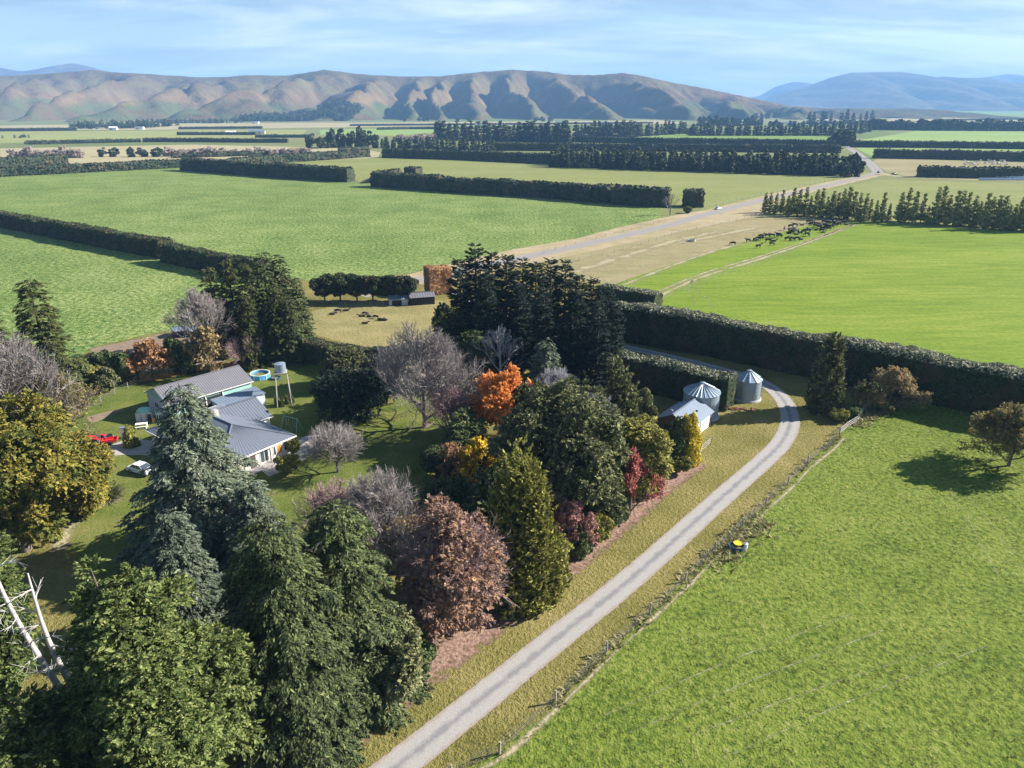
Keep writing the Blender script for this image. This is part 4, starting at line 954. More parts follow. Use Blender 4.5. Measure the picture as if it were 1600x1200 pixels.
T(bare('cherry', 6.5, 5.0, 'greytwig', 22, (12, 9, 8, 6), 0.16, 0.35, 0.015, 'darkbark', vase=True), 528, 738, 655, 'low wide leafless cherry tree alone on the lawn', 'cherry tree', 'cherry_tree')
T(bare('silver_a', 10, 5.2, 'silvertwig', 23, (14, 8, 8, 6), 0.10, 0.75, 0.02), 862, 690, 566, 'silvery leafless tree behind the grey-green dome tree', 'bare tree', 'bare_tree')
T(bare('silver_b', 9, 4.2, 'silvertwig', 24, (10, 8, 7, 6), 0.10, 0.75, 0.02), 925, 716, 598, 'second silvery leafless tree, right shoulder of the dome tree', 'bare tree', 'bare_tree')
T(bare('silver_c', 9, 3.8, 'silvertwig', 25, (8, 5, 5, 4), 0.10, 0.5, 0.022, 'deadwood'), 782, 598, 492, 'whitish bare tree at the foot of the black pine stand', 'bare tree', 'bare_tree')
T(bare('ash_grey', 13, 5.0, 'greytwig', 26, (15, 8, 8, 7), 0.05, 0.8, 0.022), 324, 566, 430, 'tall pale grey leafless tree left of the dark firs', 'bare tree', 'bare_tree')
T(bare('tan_low', 7, 3.6, 'browntwig', 27, (8, 6, 5), 0.10, 0.7, 0.02, leaf=M['tan'], nleaf=5500, lsize=0.3), 330, 586, 505, 'tan-leaved small tree at the foot of the tall pale grey one', 'tree', 'thin_tree')
T(bare('plum', 6, 4.0, 'pinktwig', 28, (8, 6, 6, 4), 0.15, 0.5, 0.018, 'darkbark', vase=True), 383, 578, 514, 'pinkish leafless plum tree behind the barn', 'plum tree', 'plum_tree')
T(bare('maple_rust', 7, 4.0, 'browntwig', 29, (10, 7, 6), 0.04, 0.5, 0.02, leaf=M['rust'], nleaf=9000, lsize=0.3), 240, 592, 526, 'rusty orange small tree shedding leaves on the lawn', 'maple tree', 'maple_tree')
T(broadleaf('maple_o', 8.5, 4.8, M['orange'], 41800, 0.12, 0.192, 60, 1.0, seed=30, lump=0.35), 792, 692, 570, 'bright orange maple below the black pine stand', 'maple tree', 'maple_tree')
T(bare('birch_y', 6.5, 2.6, 'browntwig', 31, (7, 5, 4), 0.05, 0.8, 0.016, leaf=M['yellow'], nleaf=4200, lsize=0.26), 745, 765, 672, 'small bright yellow tree left of the dome tree', 'birch tree', 'birch_tree')
T(bare('brown_b', 6, 3.6, 'browntwig', 32, (8, 6, 5, 4), 0.05, 0.6, 0.018, leaf=M['rust'], nleaf=1200), 712, 762, 692, 'brown leafless bush beside the small yellow tree', 'bush', 'bush')
T(bare('red_t', 6.5, 2.6, 'browntwig', 33, (7, 5, 4), 0.03, 0.9, 0.016, leaf=M['red'], nleaf=3600, lsize=0.18), 984, 803, 688, 'red-leaved small tree at the right end of the tree belt', 'tree', 'thin_tree')
T(bare('pink_s', 5, 3.0, 'pinktwig', 34, (7, 5, 4, 3), 0.03, 0.7, 0.016, leaf=M['pinkleaf'], nleaf=3800, lsize=0.22), 890, 866, 782, 'dusky pink bush between the yellow-green cypress and the dome tree', 'bush', 'bush')
T(bare('dark_s', 7, 3.4, 'browntwig', 38, (7, 6, 5, 3), 0.03, 0.7, 0.018, leaf=M['pinkleaf'], nleaf=1500, lsize=0.22), 858, 852, 745, 'dark twiggy bush behind the dusky pink one', 'bush', 'bush')
# --- the middle belt
T(broadleaf('dome_a', 15, 8.4, M['dome'], 161500, 0.02, 0.2, 300, 1.05, seed=41, lump=0.16), 880, 806, 594, 'broad grey-green dome-shaped tree in the middle of the belt', 'tree', 'broadleaf_tree')
T(broadleaf('dome_b', 9.5, 3.6, M['cypress'], 49400, 0.02, 0.192, 60, 1.1, seed=42), 998, 778, 648, 'olive-green tree leaning out over the red one', 'tree', 'broadleaf_tree')
T(broadleaf('small_pine', 4.2, 2.0, M['dome'], 11400, 0.15, 0.178, 26, seed=43), 1008, 668, 610, 'small rounded grey-green tree left of the iron shed', 'tree', 'broadleaf_tree')
T(column('grey_col', 9, 2.7, M['dome'], 22800, 0.26, 44), 962, 692, 560, 'tall grey-green conifer right of the silvery trees', 'conifer', 'conifer_tree')
T(column('cyp_a', 12, 4.1, M['cypress'], 98800, 0.192, 45, 0.55, clumps=200), 812, 928, 712, 'tall yellow-green cypress at the fence right of the rusty beech', 'cypress tree', 'cypress_tree')
T(broadleaf('cyp_b', 4.5, 3.0, M['cypress'], 22800, 0.02, 0.163, 40, seed=46), 842, 915, 835, 'low yellow-green bush at the right foot of the tall cypress', 'bush', 'bush')
T(column('gold_a', 5.6, 1.9, M['gold'], 17100, 0.2, 47, 0.5), 1072, 722, 646, 'golden conical cypress in front of the iron shed', 'cypress tree', 'cypress_tree')
T(column('gold_b', 5.2, 2.0, M['spruce'], 17100, 0.2, 48, 0.5), 1056, 722, 655, 'dark green cypress leaning against the golden one', 'cypress tree', 'cypress_tree')
T(conifer('sp_mid', 8, 2.8, M['cedar'], 22800, 0.02, 0.7, 0.26, 0.2, 18, 7, 49), 852, 622, 528, 'pointed bluish spruce in front of the black pine stand', 'spruce tree', 'spruce_tree')
T(broadleaf('ev_1', 8, 3.4, M['fir'], 30400, 0.03, 0.207, 50, seed=50), 702, 556, 470, 'olive evergreen tree left of the black pine stand', 'tree', 'broadleaf_tree')
T(broadleaf('ev_2', 7, 3.4, M['shrub'], 26600, 0.03, 0.207, 45, seed=51), 735, 590, 510, 'dark evergreen bush under the left side of the black pine stand', 'bush', 'bush')
T(broadleaf('ev_3', 5.4, 4.0, M['dome'], 28500, 0.03, 0.192, 50, seed=52), 542, 604, 538, 'sunlit grey-green bush left of the great spreading tree', 'bush', 'bush')
T(broadleaf('ev_4', 6.6, 5.2, M['pine'], 49400, 0.02, 0.178, 120, seed=53, lump=0.05), 548, 655, 582, 'clipped dark domed bush in shadow on the back lawn', 'bush', 'bush')
T(broadleaf('ev_5', 6, 4.2, M['pine'], 30400, 0.02, 0.192, 60, seed=54), 605, 630, 560, 'dark evergreen between the clipped dome and the great spreading tree', 'tree', 'broadleaf_tree')
T(broadleaf('ev_6', 5.5, 3.6, M['shrub'], 24700, 0.02, 0.185, 50, seed=55), 770, 745, 690, 'dark green bush under the orange maple', 'bush', 'bush')
T(broadleaf('ev_7', 5, 3.2, M['shrub'], 22800, 0.02, 0.185, 50, seed=56), 700, 815, 745, 'small dark spruce-green bush at the right edge of the lawn', 'bush', 'bush')
T(broadleaf('ev_8', 7, 3.6, M['spruce'], 30400, 0.02, 0.185, 50, seed=57), 775, 850, 735, 'dark green tree between the yellow tree and the tall cypress', 'tree', 'broadleaf_tree')
BS = [broadleaf('bush_p%d' % i, 2.6, 1.8, M[m_], 5000, 0.0, 0.2, 26, seed=60+i) for i, m_ in enumerate(('shrub', 'cypress', 'dome'))]
T(broadleaf('ev_12', 13, 4.2, M['fir'], 34000, 0.02, 0.2, 70, seed=100), 835, 702, 592, 'tall olive evergreen added behind the left half of the dome tree to shade the lawn', 'tree', 'broadleaf_tree')  # mostly hidden tree put in to throw shade across the lawn
T(column('ev_13', 13, 3.0, M['spruce'], 26000, 0.24, 101), 905, 706, 588, 'tall dark evergreen column added behind the right half of the dome tree to shade the lawn', 'conifer', 'conifer_tree')  # second added tree, there to cast more shade on the lawn
T(broadleaf('ev_9', 8, 3.6, M['shrub'], 24000, 0.02, 0.19, 55, seed=58), 726, 718, 640, 'dark evergreen tree between the pink-grey bare tree and the orange maple', 'tree', 'broadleaf_tree')
T(broadleaf('ev_10', 5, 3.4, M['spruce'], 18000, 0.02, 0.19, 50, seed=59), 688, 752, 700, 'dark low bush left of the brown leafless bush', 'bush', 'bush')
T(broadleaf('ev_11', 7, 3.2, M['pine'], 18000, 0.02, 0.2, 50, seed=99), 752, 672, 605, 'black-green evergreen behind the orange maple', 'tree', 'broadleaf_tree')
for i, (px, py, ty, lb) in enumerate([
    (905, 872, 828, 'green bush at the fence right of the dusky pink one'), (932, 850, 800, 'glossy green bush overhanging the fence below the dome tree'),
    (957, 826, 770, 'tall green bush at the fence left of the red tree'), (1018, 772, 715, 'green bush at the fence right of the red tree'),
    (1062, 738, 712, 'small bush at the foot of the golden cypress'), (775, 950, 905, 'green bush left of the tall cypress at the fence'),
    (655, 1050, 1010, 'weedy yellow-green bush at the fence corner post'), (450, 742, 712, 'dark rounded bush by the porch of the house'),
    (1000, 728, 680, 'shaded bush behind the red tree'), (1330, 655, 635, 'low scrubby bush right of the conical tree'), (1308, 658, 638, 'low scrubby bush under the conical tree'),
    (1378, 645, 625, 'brambly bush at the top of the wire fence')]):
    T(BS[i % 3], px, py, ty, lb, 'bush', 'bush')
T(BS[1], 459, 712, 686, 'clipped yellow-green bush at the right corner of the house', 'bush', 'bush', sx=0.6)
for i, (px, py, ty, lb, s) in enumerate([
    (130, 612, 560, 'green bush at the top left of the lawn', 0), (152, 606, 566, 'yellow-green bush second from the left along the back fence', 1),
    (172, 612, 572, 'low grey-green bush in front of the back fence shrubs', 2), (196, 600, 548, 'tall green bush left of the rusty small tree', 0),
    (216, 592, 552, 'leaning green bush touching the rusty small tree', 2), (160, 585, 548, 'purple-brown shaded bush at the back of the shrubs', 0),
    (118, 640, 600, 'reddish-tinged bush beside the half-bare tree', 1), (278, 582, 526, 'nearly black bush right of the rusty small tree', 0), (300, 582, 530, 'nearly black bush left of the tan-leaved tree', 0)]):
    T(BS[s], px, py, ty, lb, 'bush', 'bush')
# --- dark firs behind the barn
FG = 'dark firs behind the barn'
FP = [conifer('fir_p%d' % i, 20, 3.9, M['fir' if i < 2 else 'spruce'], 30000, 0.02, 0.75, 0.28, 0.25, 26, 7, 70+i, ragged=0.3, tip=0.7) for i in range(3)]
for i, (px, py, ty, lb) in enumerate([(345, 552, 412, 'leftmost of the dark firs behind the barn, beside the tall pale tree'), (374, 540, 401, 'second dark fir from the left behind the barn'), (402, 550, 404, 'third dark fir from the left, olive in the sun'), (428, 545, 392, 'tallest pointed fir, left of the twin tips behind the barn'), (452, 540, 396, 'right one of the twin fir tips behind the barn'), (474, 548, 432, 'shorter dark fir at the right end of the row'), (441, 566, 440, 'fir standing in front of the twin tips'), (398, 572, 455, 'low olive fir in front of the row'), (462, 566, 462, 'bluish low fir at the right front of the row')]):
    T(FP[(0, 1, 0, 2, 2, 2, 0, 1, 2)[i]], px, py, ty, lb, 'fir tree', 'fir_tree', FG)
T(FP[0], 92, 632, 430, 'tall olive fir rising over the crop field at the left', 'fir tree', 'fir_tree', sx=1.25)
T(FP[1], 4, 628, 442, 'fir cut by the left edge of the view', 'fir tree', 'fir_tree', sx=1.2)
# --- black pine stand
PG = 'black pines of the stand'
PP = [conifer('pine_p%d' % i, 22, 3.9, M['pine'], 34000, 0.04, 0.62, 0.30, 0.05, 24, 7, 80+i, ragged=0.4, tip=0.5, lift=0.4) for i in range(3)]
for i, (px, py, ty, lb) in enumerate([(722, 548, 402, 'leftmost pine of the black stand'), (745, 538, 379, 'tallest pine of the black stand, near its left end'), (770, 536, 392, 'pine right of the tallest one'), (792, 548, 396, 'fourth pine along the skyline of the stand'), (816, 536, 402, 'fifth pine along the skyline of the stand'), (836, 552, 408, 'pine at the middle of the stand skyline'), (858, 538, 402, 'pine right of the middle of the stand'), (880, 562, 405, 'sharp-tipped pine right of the middle'), (902, 546, 428, 'pine where the stand skyline drops'), (922, 566, 432, 'pine second from the right end of the stand'), (946, 560, 446, 'rightmost tall pine of the stand'), (955, 592, 470, 'lower pine at the right front corner of the stand'), (814, 578, 440, 'front pine of the stand behind the white bare tree'), (848, 592, 448, 'front pine above the pointed bluish spruce'), (898, 596, 452, 'front pine right of the bluish spruce'), (930, 606, 468, 'front pine behind the grey-green conifer'), (762, 572, 420, 'front pine at the left of the stand')]):
    T(PP[i % 3], px, py, ty, lb, 'pine tree', 'pine_tree', PG)
# --- row of clipped round trees and the brown hedge beyond the rough paddock
RG = 'round-crowned trees beyond the rough paddock'
RP = [broadleaf('round_p%d' % i, 7, 4.0, M['hedge'], 9000, 0.16, 0.36, 40, seed=90+i) for i in range(2)]
for i, (px, lb) in enumerate([(508, 'leftmost tree of the round-crowned row beyond the rough paddock'), (532, 'second tree from the left in the round-crowned row'), (558, 'third tree from the left in the round-crowned row'), (583, 'fourth tree from the left in the round-crowned row'), (608, 'second tree from the right in the round-crowned row'), (633, 'rightmost tree of the round-crowned row, beside the brown hedge')]):
    T(RP[i % 2], px, 472, 428, lb, 'tree', 'broadleaf_tree', RG)
hedge('hedge', [(668, 460), (702, 456)], 4.5, hh(680, 459, 418), 'square-cut coppery brown hedge beside the black pine stand', 'rust', 0.35, 14, 95, 0.4)
# --- right-hand side
T(column('cone_r', 13, 2.6, M['dome'], 49400, 0.28, 96, 0.42, clumps=160), 1284, 642, 528, 'tall narrow dark green conical tree beside the bend of the driveway', 'conifer', 'conifer_tree')
T(bare('aut_r', 8, 4.4, 'browntwig', 97, (11, 7, 6, 4), 0.06, 0.5, 0.018, leaf=M['tan'], nleaf=15000, lsize=0.22), 1388, 636, 568, 'tan-leaved tree leaning right against the long hedge', 'tree', 'thin_tree')
T(bare('bare_r', 6, 3.6, 'browntwig', 98, (8, 6, 5, 4), 0.06, 0.6, 0.018, leaf=M['fir'], nleaf=1200), 1352, 646, 594, 'grey-brown twiggy tree left of the tan-leaved one', 'bare tree', 'bare_tree')
T(bare('field_r', 8.6, 5.2, 'browntwig', 99, (13, 8, 7, 5), 0.06, 0.42, 0.018, leaf=M['olivetan'], nleaf=30000, lsize=0.2), 1576, 728, 630, 'round autumn tree standing alone in the near pasture at the right edge', 'tree', 'thin_tree')
# --- belt trees (right middle distance)
BG = 'loose belt of pointed trees behind the cattle'
BP = [merged(conifer('belt_p%d' % i, 12, 2.9, M['poplar'], 1700, 0.06, 0.85, 0.6, 0.05, 14, 6, 110+i, tip=0.8, lift=0.35), 'belt_tree%d' % i) for i in range(4)]
rnd = random.Random(4)
xs_ = [1194, 1202, 1211, 1220, 1229, 1237, 1246, 1256, 1264, 1273, 1281, 1290, 1298, 1306, 1314, 1322, 1331, 1340, 1349, 1357, 1366, 1376, 1387]
xs2 = [1403, 1414, 1425, 1438, 1447, 1458, 1467, 1477, 1488, 1497, 1506, 1517, 1526, 1535, 1544, 1553, 1562, 1571, 1580, 1589, 1598, 1608, 1618]
for px in xs_+xs2:
    py = 333+(px-1190)*0.072+(-2 if px > 1400 else 0)+rnd.uniform(-2, 2)
    bl = 'pointed olive tree of the left run of the belt, before the gap behind the cattle' if px < 1395 else 'pointed olive tree of the right run of the belt, along the bright pasture'
    x, y = g(px, py); h_ = rnd.choice((10, 12, 13, 14, 15))*(1.12 if px > 1400 else 1)*(0.6 if px in (1387, 1447) else 1)
    plant1(BP[rnd.randrange(4)], x, y, h_, bl, 'tree', 'conifer_tree', BG, sx=rnd.uniform(.62, .82))
o = bare('road_bare', 9, 4.5, 'greytwig', 120, (7, 5, 4), 0.1, 0.7, 0.05)
T(o, 1047, 336, 296, 'bare grey tree at the end of the hedge by the gravel road', 'bare tree', 'bare_tree')
T(BS[0], 1074, 333, 322, 'dark low bush at the roadside by the parked silver car', 'bush', 'bush', sx=1.4)
# --- plantation
FT = [merged(conifer('far_p%d' % i, 14, 3.4, M['fartree'], 420, 0.03, 0.6, 1.35, 0.1, 11, 6, 130+i, tip=0.9, lift=0.3), 'far_tree%d' % i) for i in range(4)]
FR = [merged(broadleaf('far_r%d' % i, 12, 5.5, M['fartree'], 800, -0.3, 1.3, 22, 1.9, seed=140+i), 'far_round%d' % i) for i in range(3)]
M['pinkhaze'] = leafmat('pinkish_twig_masses', [(0.1, (0.24, 0.19, 0.17)), (0.5, (0.38, 0.31, 0.27)), (1, (0.52, 0.43, 0.36))], 0.2)
FB = [merged(broadleaf('far_b%d' % i, 9, 4.6, M['pinkhaze'], 420, -0.3, 0.9, 20, 1.7, seed=150+i, asp=2.5), 'far_bare%d' % i) for i in range(2)]
def mergebare(p, name):
    bm = bmesh.new(); bm.from_mesh(p[1]); n = len(bm.faces); bm.from_mesh(p[0])
    me = bpy.data.meshes.new(name); bm.to_mesh(me); bm.free(); me.materials.append(p[1].materials[0]); return (me, p[2])
rnd = random.Random(9); cnt = 0
for row in range(4):
    n_ = 56
    for k in range(n_):
        px = 862+(1310-862)*(k+rnd.uniform(-.35, .35))/n_; py0 = 261+(px-860)/450*14.5
        x, y = g(px, py0); y += row*13+rnd.uniform(-3, 3); x *= (y/(y-row*13)) if row else 1
        plant1(FT[rnd.randrange(4)], x, y, rnd.uniform(10, 14.5)+row*0.8, 'dark pine in the %s rank of the square plantation beyond the pale pasture' % ('front', 'second', 'third', 'rearmost')[row], 'pine tree', 'pine_tree', 'pines of the square plantation', sx=rnd.uniform(.8, 1.1))
for k, (px, py, ty) in enumerate([(1318, 274, 240), (1326, 272, 237), (1334, 270, 236), (1342, 269, 243), (1336, 276, 250), (1322, 277, 252)]):
    x, y = g(px, py); plant1(FR[k % 3], x, y, hgt(px, py, ty), 'round dark tree at the right end of the plantation by the crossroads', 'tree', 'broadleaf_tree', 'round trees at the right end of the plantation', sx=.9)
def row(P, n, ty, protos, label, cat, name, group, jit=(2, 6), wid=(.8, 1.15), hv=(.75, 1.1)):
    for k in range(n):
        t = (k+rnd.uniform(-.4, .4))/max(1, n-1) if n > 1 else 0.5; t = min(max(t, 0), 1)*(len(P)-1); i = min(int(t), len(P)-2); f = t-i
        px = P[i][0]*(1-f)+P[i+1][0]*f; py = P[i][1]*(1-f)+P[i+1][1]*f
        x, y = g(px, py); y += rnd.uniform(-jit[1], jit[1])
        plant1(protos[rnd.randrange(len(protos))], x, y, max(5, hgt(px, py, ty))*rnd.uniform(*hv), label, cat, name, group, sx=rnd.uniform(*wid))
row([(597, 231), (680, 233), (770, 236)], 34, 214, FT, 'conifer in the ragged belt left of the long dark hedges', 'conifer', 'conifer_tree', 'ragged belt left of the long dark hedges')
row([(683, 217), (790, 221), (888, 223)], 40, 192, FT, 'tall conifer in the belt rising behind the ragged belt', 'conifer', 'conifer_tree', 'tall belt behind the ragged belt', hv=(.8, 1.15))
row([(898, 214), (985, 214), (1070, 209)], 34, 189, FT, 'conifer in the far belt left of the pale gap', 'conifer', 'conifer_tree', 'far belt left of the pale gap')
row([(1078, 212), (1190, 212), (1302, 212)], 44, 193, FT, 'conifer in the far belt right of the pale gap', 'conifer', 'conifer_tree', 'far belt right of the pale gap')
row([(1304, 228), (1330, 228)], 8, 200, FR, 'tree of the dense dark clump at the far crossroads', 'tree', 'broadleaf_tree', 'dense dark clump at the far crossroads')
row([(1312, 214), (1358, 206)], 10, 190, FT, 'conifer running back from the dark crossroads clump', 'conifer', 'conifer_tree', 'conifers running back from the crossroads')
row([(1360, 203), (1480, 204), (1640, 205)], 50, 184, FR, 'tree of the long dark belt at the far right', 'tree', 'broadleaf_tree', 'long dark belt at the far right', wid=(1, 1.4))
row([(1092, 197), (1140, 197), (1188, 196)], 14, 179, FR, 'rounded tree of the far grove by the end of the hills', 'tree', 'broadleaf_tree', 'far grove by the end of the hills')
row([(1262, 194), (1310, 194), (1362, 190)], 11, 172, FT, 'tall pointed tree standing above the far farm buildings', 'conifer', 'conifer_tree', 'tall pointed trees by the far farm')
row([(1200, 198), (1300, 199), (1400, 196)], 20, 186, FR, 'low tree around the far farm buildings', 'tree', 'broadleaf_tree', 'low trees around the far farm')
row([(1180, 186), (1250, 183)], 8, 174, FR, 'hazy tree beyond the far farm', 'tree', 'broadleaf_tree', 'hazy trees beyond the far farm')
for k, (px, py, ty, lb) in enumerate([(486, 231, 205, 'leftmost gum tree of the rounded group'), (502, 232, 210, 'low gum tree, second of the rounded group'), (517, 231, 198, 'third gum tree from the left'), (532, 230, 196, 'tallest of the left-hand gum trees'), (549, 229, 201, 'gum tree in the middle of the group'), (567, 230, 194, 'tall gum tree right of the middle'), (584, 231, 200, 'rightmost gum tree of the rounded group')]):
    x, y = g(px, py); plant1(FR[k % 3], x, y, hgt(px, py, ty), lb, 'gum tree', 'gum_tree', 'rounded gum trees beyond the pastures', sx=.85)
row([(20, 246), (70, 246), (130, 246)], 16, 228, FB, 'bare grey-pink tree of the far left thicket', 'bare tree', 'bare_tree', 'bare thicket at the far left', wid=(.8, 1.3))
row([(262, 244), (360, 243), (482, 241)], 38, 229, FB, 'bare pinkish tree of the long far thicket', 'bare tree', 'bare_tree', 'long bare thicket beyond the hedges', wid=(1, 1.5))
row([(622, 222), (682, 218)], 9, 207, FB, 'bare pink tree beyond the ragged belt', 'bare tree', 'bare_tree', 'pink bare trees beyond the ragged belt', wid=(1, 1.5))
for k, (px, w_, lb) in enumerate([(160, 1.0, 'dark round tree at the left of the far thicket'), (178, 1.2, 'second dark round tree of the far thicket'), (205, 1.0, 'low dark tree between the round ones'), (222, 1.3, 'broad dark tree in the far thicket'), (245, 1.4, 'broadest dark round tree right of the far thicket')]):
    x, y = g(px, 245); plant1(FR[k % 3], x, y, hgt(px, 245, 228), lb, 'tree', 'broadleaf_tree', 'dark round trees in the far thicket', sx=w_)
for k, (px, py, ty, lb) in enumerate([(632, 190, 183, 'lone dark tree on the plain left of the three'), (655, 189, 181, 'left one of three trees at the foot of the hills'), (662, 189, 182, 'middle one of three trees at the foot of the hills'), (669, 189, 181, 'right one of three trees at the foot of the hills'), (715, 190, 182, 'left one of the pair at the foot of the hills'), (733, 190, 182, 'right one of the pair at the foot of the hills'), (838, 190, 181, 'left clump tree at the foot of the hills in the middle'), (848, 190, 181, 'middle clump tree at the foot of the hills'), (860, 190, 181, 'right clump tree at the foot of the hills in the middle')]):
    x, y = g(px, py); plant1(FR[k % 3], x, y, hgt(px, py, ty), lb, 'tree', 'broadleaf_tree', sx=1.2)
def wood(name, P, n, h_, label, seed, depth=60, zf=None):
    rng = np.random.default_rng(seed); src = [FT[0][0], FR[0][0], FT[1][0]]; H0 = [14, 12, 14]
    Vs = []; Fs = []; o_ = 0; cache = []
    for m_ in src:
        v = np.empty(len(m_.vertices)*3, np.float32); m_.vertices.foreach_get('co', v); v = v.reshape(-1, 3)
        f = np.array([list(p.vertices) for p in m_.polygons if len(p.vertices) == 4][:180]); cache.append((v[:f.max()+1], f))
    for k in range(n):
        t = rng.random()*(len(P)-1); i = int(t); f = t-i
        px = P[i][0]*(1-f)+P[i+1][0]*f; py = P[i][1]*(1-f)+P[i+1][1]*f; x, y = g(px, py); y += rng.uniform(0, depth)
        j = rng.integers(0, 3); s = h_/H0[j]*rng.uniform(.7, 1.15); v, ff = cache[j]
        a = rng.uniform(0, 6.28); ca, sa = math.cos(a)*s, math.sin(a)*s
        W = np.stack([v[:, 0]*ca*1.5-v[:, 1]*sa*1.5+x, v[:, 0]*sa*1.5+v[:, 1]*ca*1.5+y, v[:, 2]*s+(zf(x, y) if zf else 0)], 1)
        Vs.append(W); Fs.append(ff+o_); o_ += len(v)
    link(name, npmesh(name, np.concatenate(Vs), np.concatenate(Fs), M['fartree']), label=label, cat='wood', kind='stuff')
HILL = bpy.data.objects['hills']
_hb = None
def hill_z(x, y):
    global _hb
    if _hb is None:
        from mathutils.bvhtree import BVHTree
        v = [vv.co for vv in HILL.data.vertices]; _hb = BVHTree.FromPolygons(v, [tuple(p.vertices) for p in HILL.data.polygons])
    r = _hb.ray_cast(Vector((x, y, 900)), Vector((0, 0, -1)))
    return max(0, r[0].z-1) if r[0] else 0
wood('far_wood', [(100, 201), (150, 202), (225, 200)], 90, 17, 'dark wood on the plain below the left hills', 1, 200)
wood('far_wood', [(225, 193), (360, 193)], 80, 13, 'thinner strip of wood right of the dark wood below the hills', 2, 120)
wood('far_wood', [(362, 190), (450, 190), (543, 189)], 480, 22, 'pine forest climbing the foot of the hills', 3, 300, hill_z)
wood('far_wood', [(1080, 184), (1150, 183), (1215, 182)], 60, 16, 'hazy wood at the right end of the hills', 4, 200)
wood('far_wood', [(1300, 171), (1450, 172), (1620, 172)], 110, 24, 'hazy band of trees below the blue mountain', 5, 500)
wood('far_wood', [(0, 216), (20, 217)], 6, 7, 'small dark wood at the left edge of the plain', 6, 60)
# ================================================================ BUILDINGS
def frame(o, ang):
    return Matrix.Translation((o[0], o[1], 0)) @ Matrix.Rotation(ang, 4, 'Z')
def part(root, name, mat, fn, smooth=False, label=None, parent=None):
    mb = MB(); fn(mb); return mb.build(name, mat, parent or root, smooth, label=label)
def corrug(mb, a, b, c, d, n, dep=0.05, mi=0):
    """ribbed sheet on the quad a-b (eave) d-c (ridge)"""
    a, b, c, d = map(Vector, (a, b, c, d)); nr = (b-a).cross(d-a).normalized()
    V = []
    for i in range(n*2+1):
        t = i/(n*2); off = nr*(dep if i % 2 else 0); V += [a.lerp(b, t)+off, d.lerp(c, t)+off]
    mb.add(V, [(2*i, 2*i+2, 2*i+3, 2*i+1) for i in range(n*2)], mi)
def gable(root, L, W, h, hr, wallm, roofm, over=0.35, rib=20, roofname='roof', wall=True):
    """x along the ridge 0..L, y across 0..W"""
    if wall:
        def w(mb):
            v = [(0, 0, 0), (L, 0, 0), (L, W, 0), (0, W, 0), (0, 0, h), (L, 0, h), (L, W, h), (0, W, h), (0, W/2, hr-.06), (L, W/2, hr-.06)]
            mb.add(v, [(0, 1, 5, 4), (2, 3, 7, 6), (0, 4, 8, 7, 3), (1, 2, 6, 9, 5)])
        part(root, 'wall', wallm, w)
    s = (hr-h)/(W/2)
    def r(mb):
        e = h-s*over+0.04
        corrug(mb, (-over, -over, e), (L+over, -over, e), (L+over, W/2, hr+.04), (-over, W/2, hr+.04), rib)
        corrug(mb, (L+over, W+over, e), (-over, W+over, e), (-over, W/2, hr+.04), (L+over, W/2, hr+.04), rib)
        mb.box(-over, L+over, W/2-.15, W/2+.15, hr+.06, hr+.13)
    ro = part(root, roofname, roofm, r)
    return ro
def fascia(root, L, W, h, hr, over=0.35):
    s = (hr-h)/(W/2); e = h-s*over
    def f(mb):
        for y in (-over-.03, W+over+.0): mb.box(-over, L+over, y, y+.04, e-.16, e+.03)
    part(root, 'fascia', M['white'], f)
    def gt(mb):
        for y in (-over-.14, W+over+.05): mb.box(-over, L+over, y, y+.10, e-.06, e+.05)
    part(root, 'gutter', M['white'], gt)
def window(root, M4, w, h, panes=2, framem='white', glass='glass', parent=None):
    """M4 places a window in the x-z plane, facing -y"""
    mb = MB(); t = 0.07
    for x0, x1, z0, z1 in ((0, w, 0, t), (0, w, h-t, h), (0, t, t, h-t), (w-t, w, t, h-t)): mb.box(x0, x1, -.06, .02, z0, z1, M=M4)
    for i in range(1, panes): mb.box(w*i/panes-.025, w*i/panes+.025, -.055, .02, t, h-t, M=M4)
    f = mb.build('window', M[framem], root)
    m2 = MB(); m2.box(t, w-t, -.02, .012, t, h-t, M=M4); m2.build('pane', M[glass], f); return f
def face(x, y, z, ang): return Matrix.Translation((x, y, z)) @ Matrix.Rotation(ang, 4, 'Z')
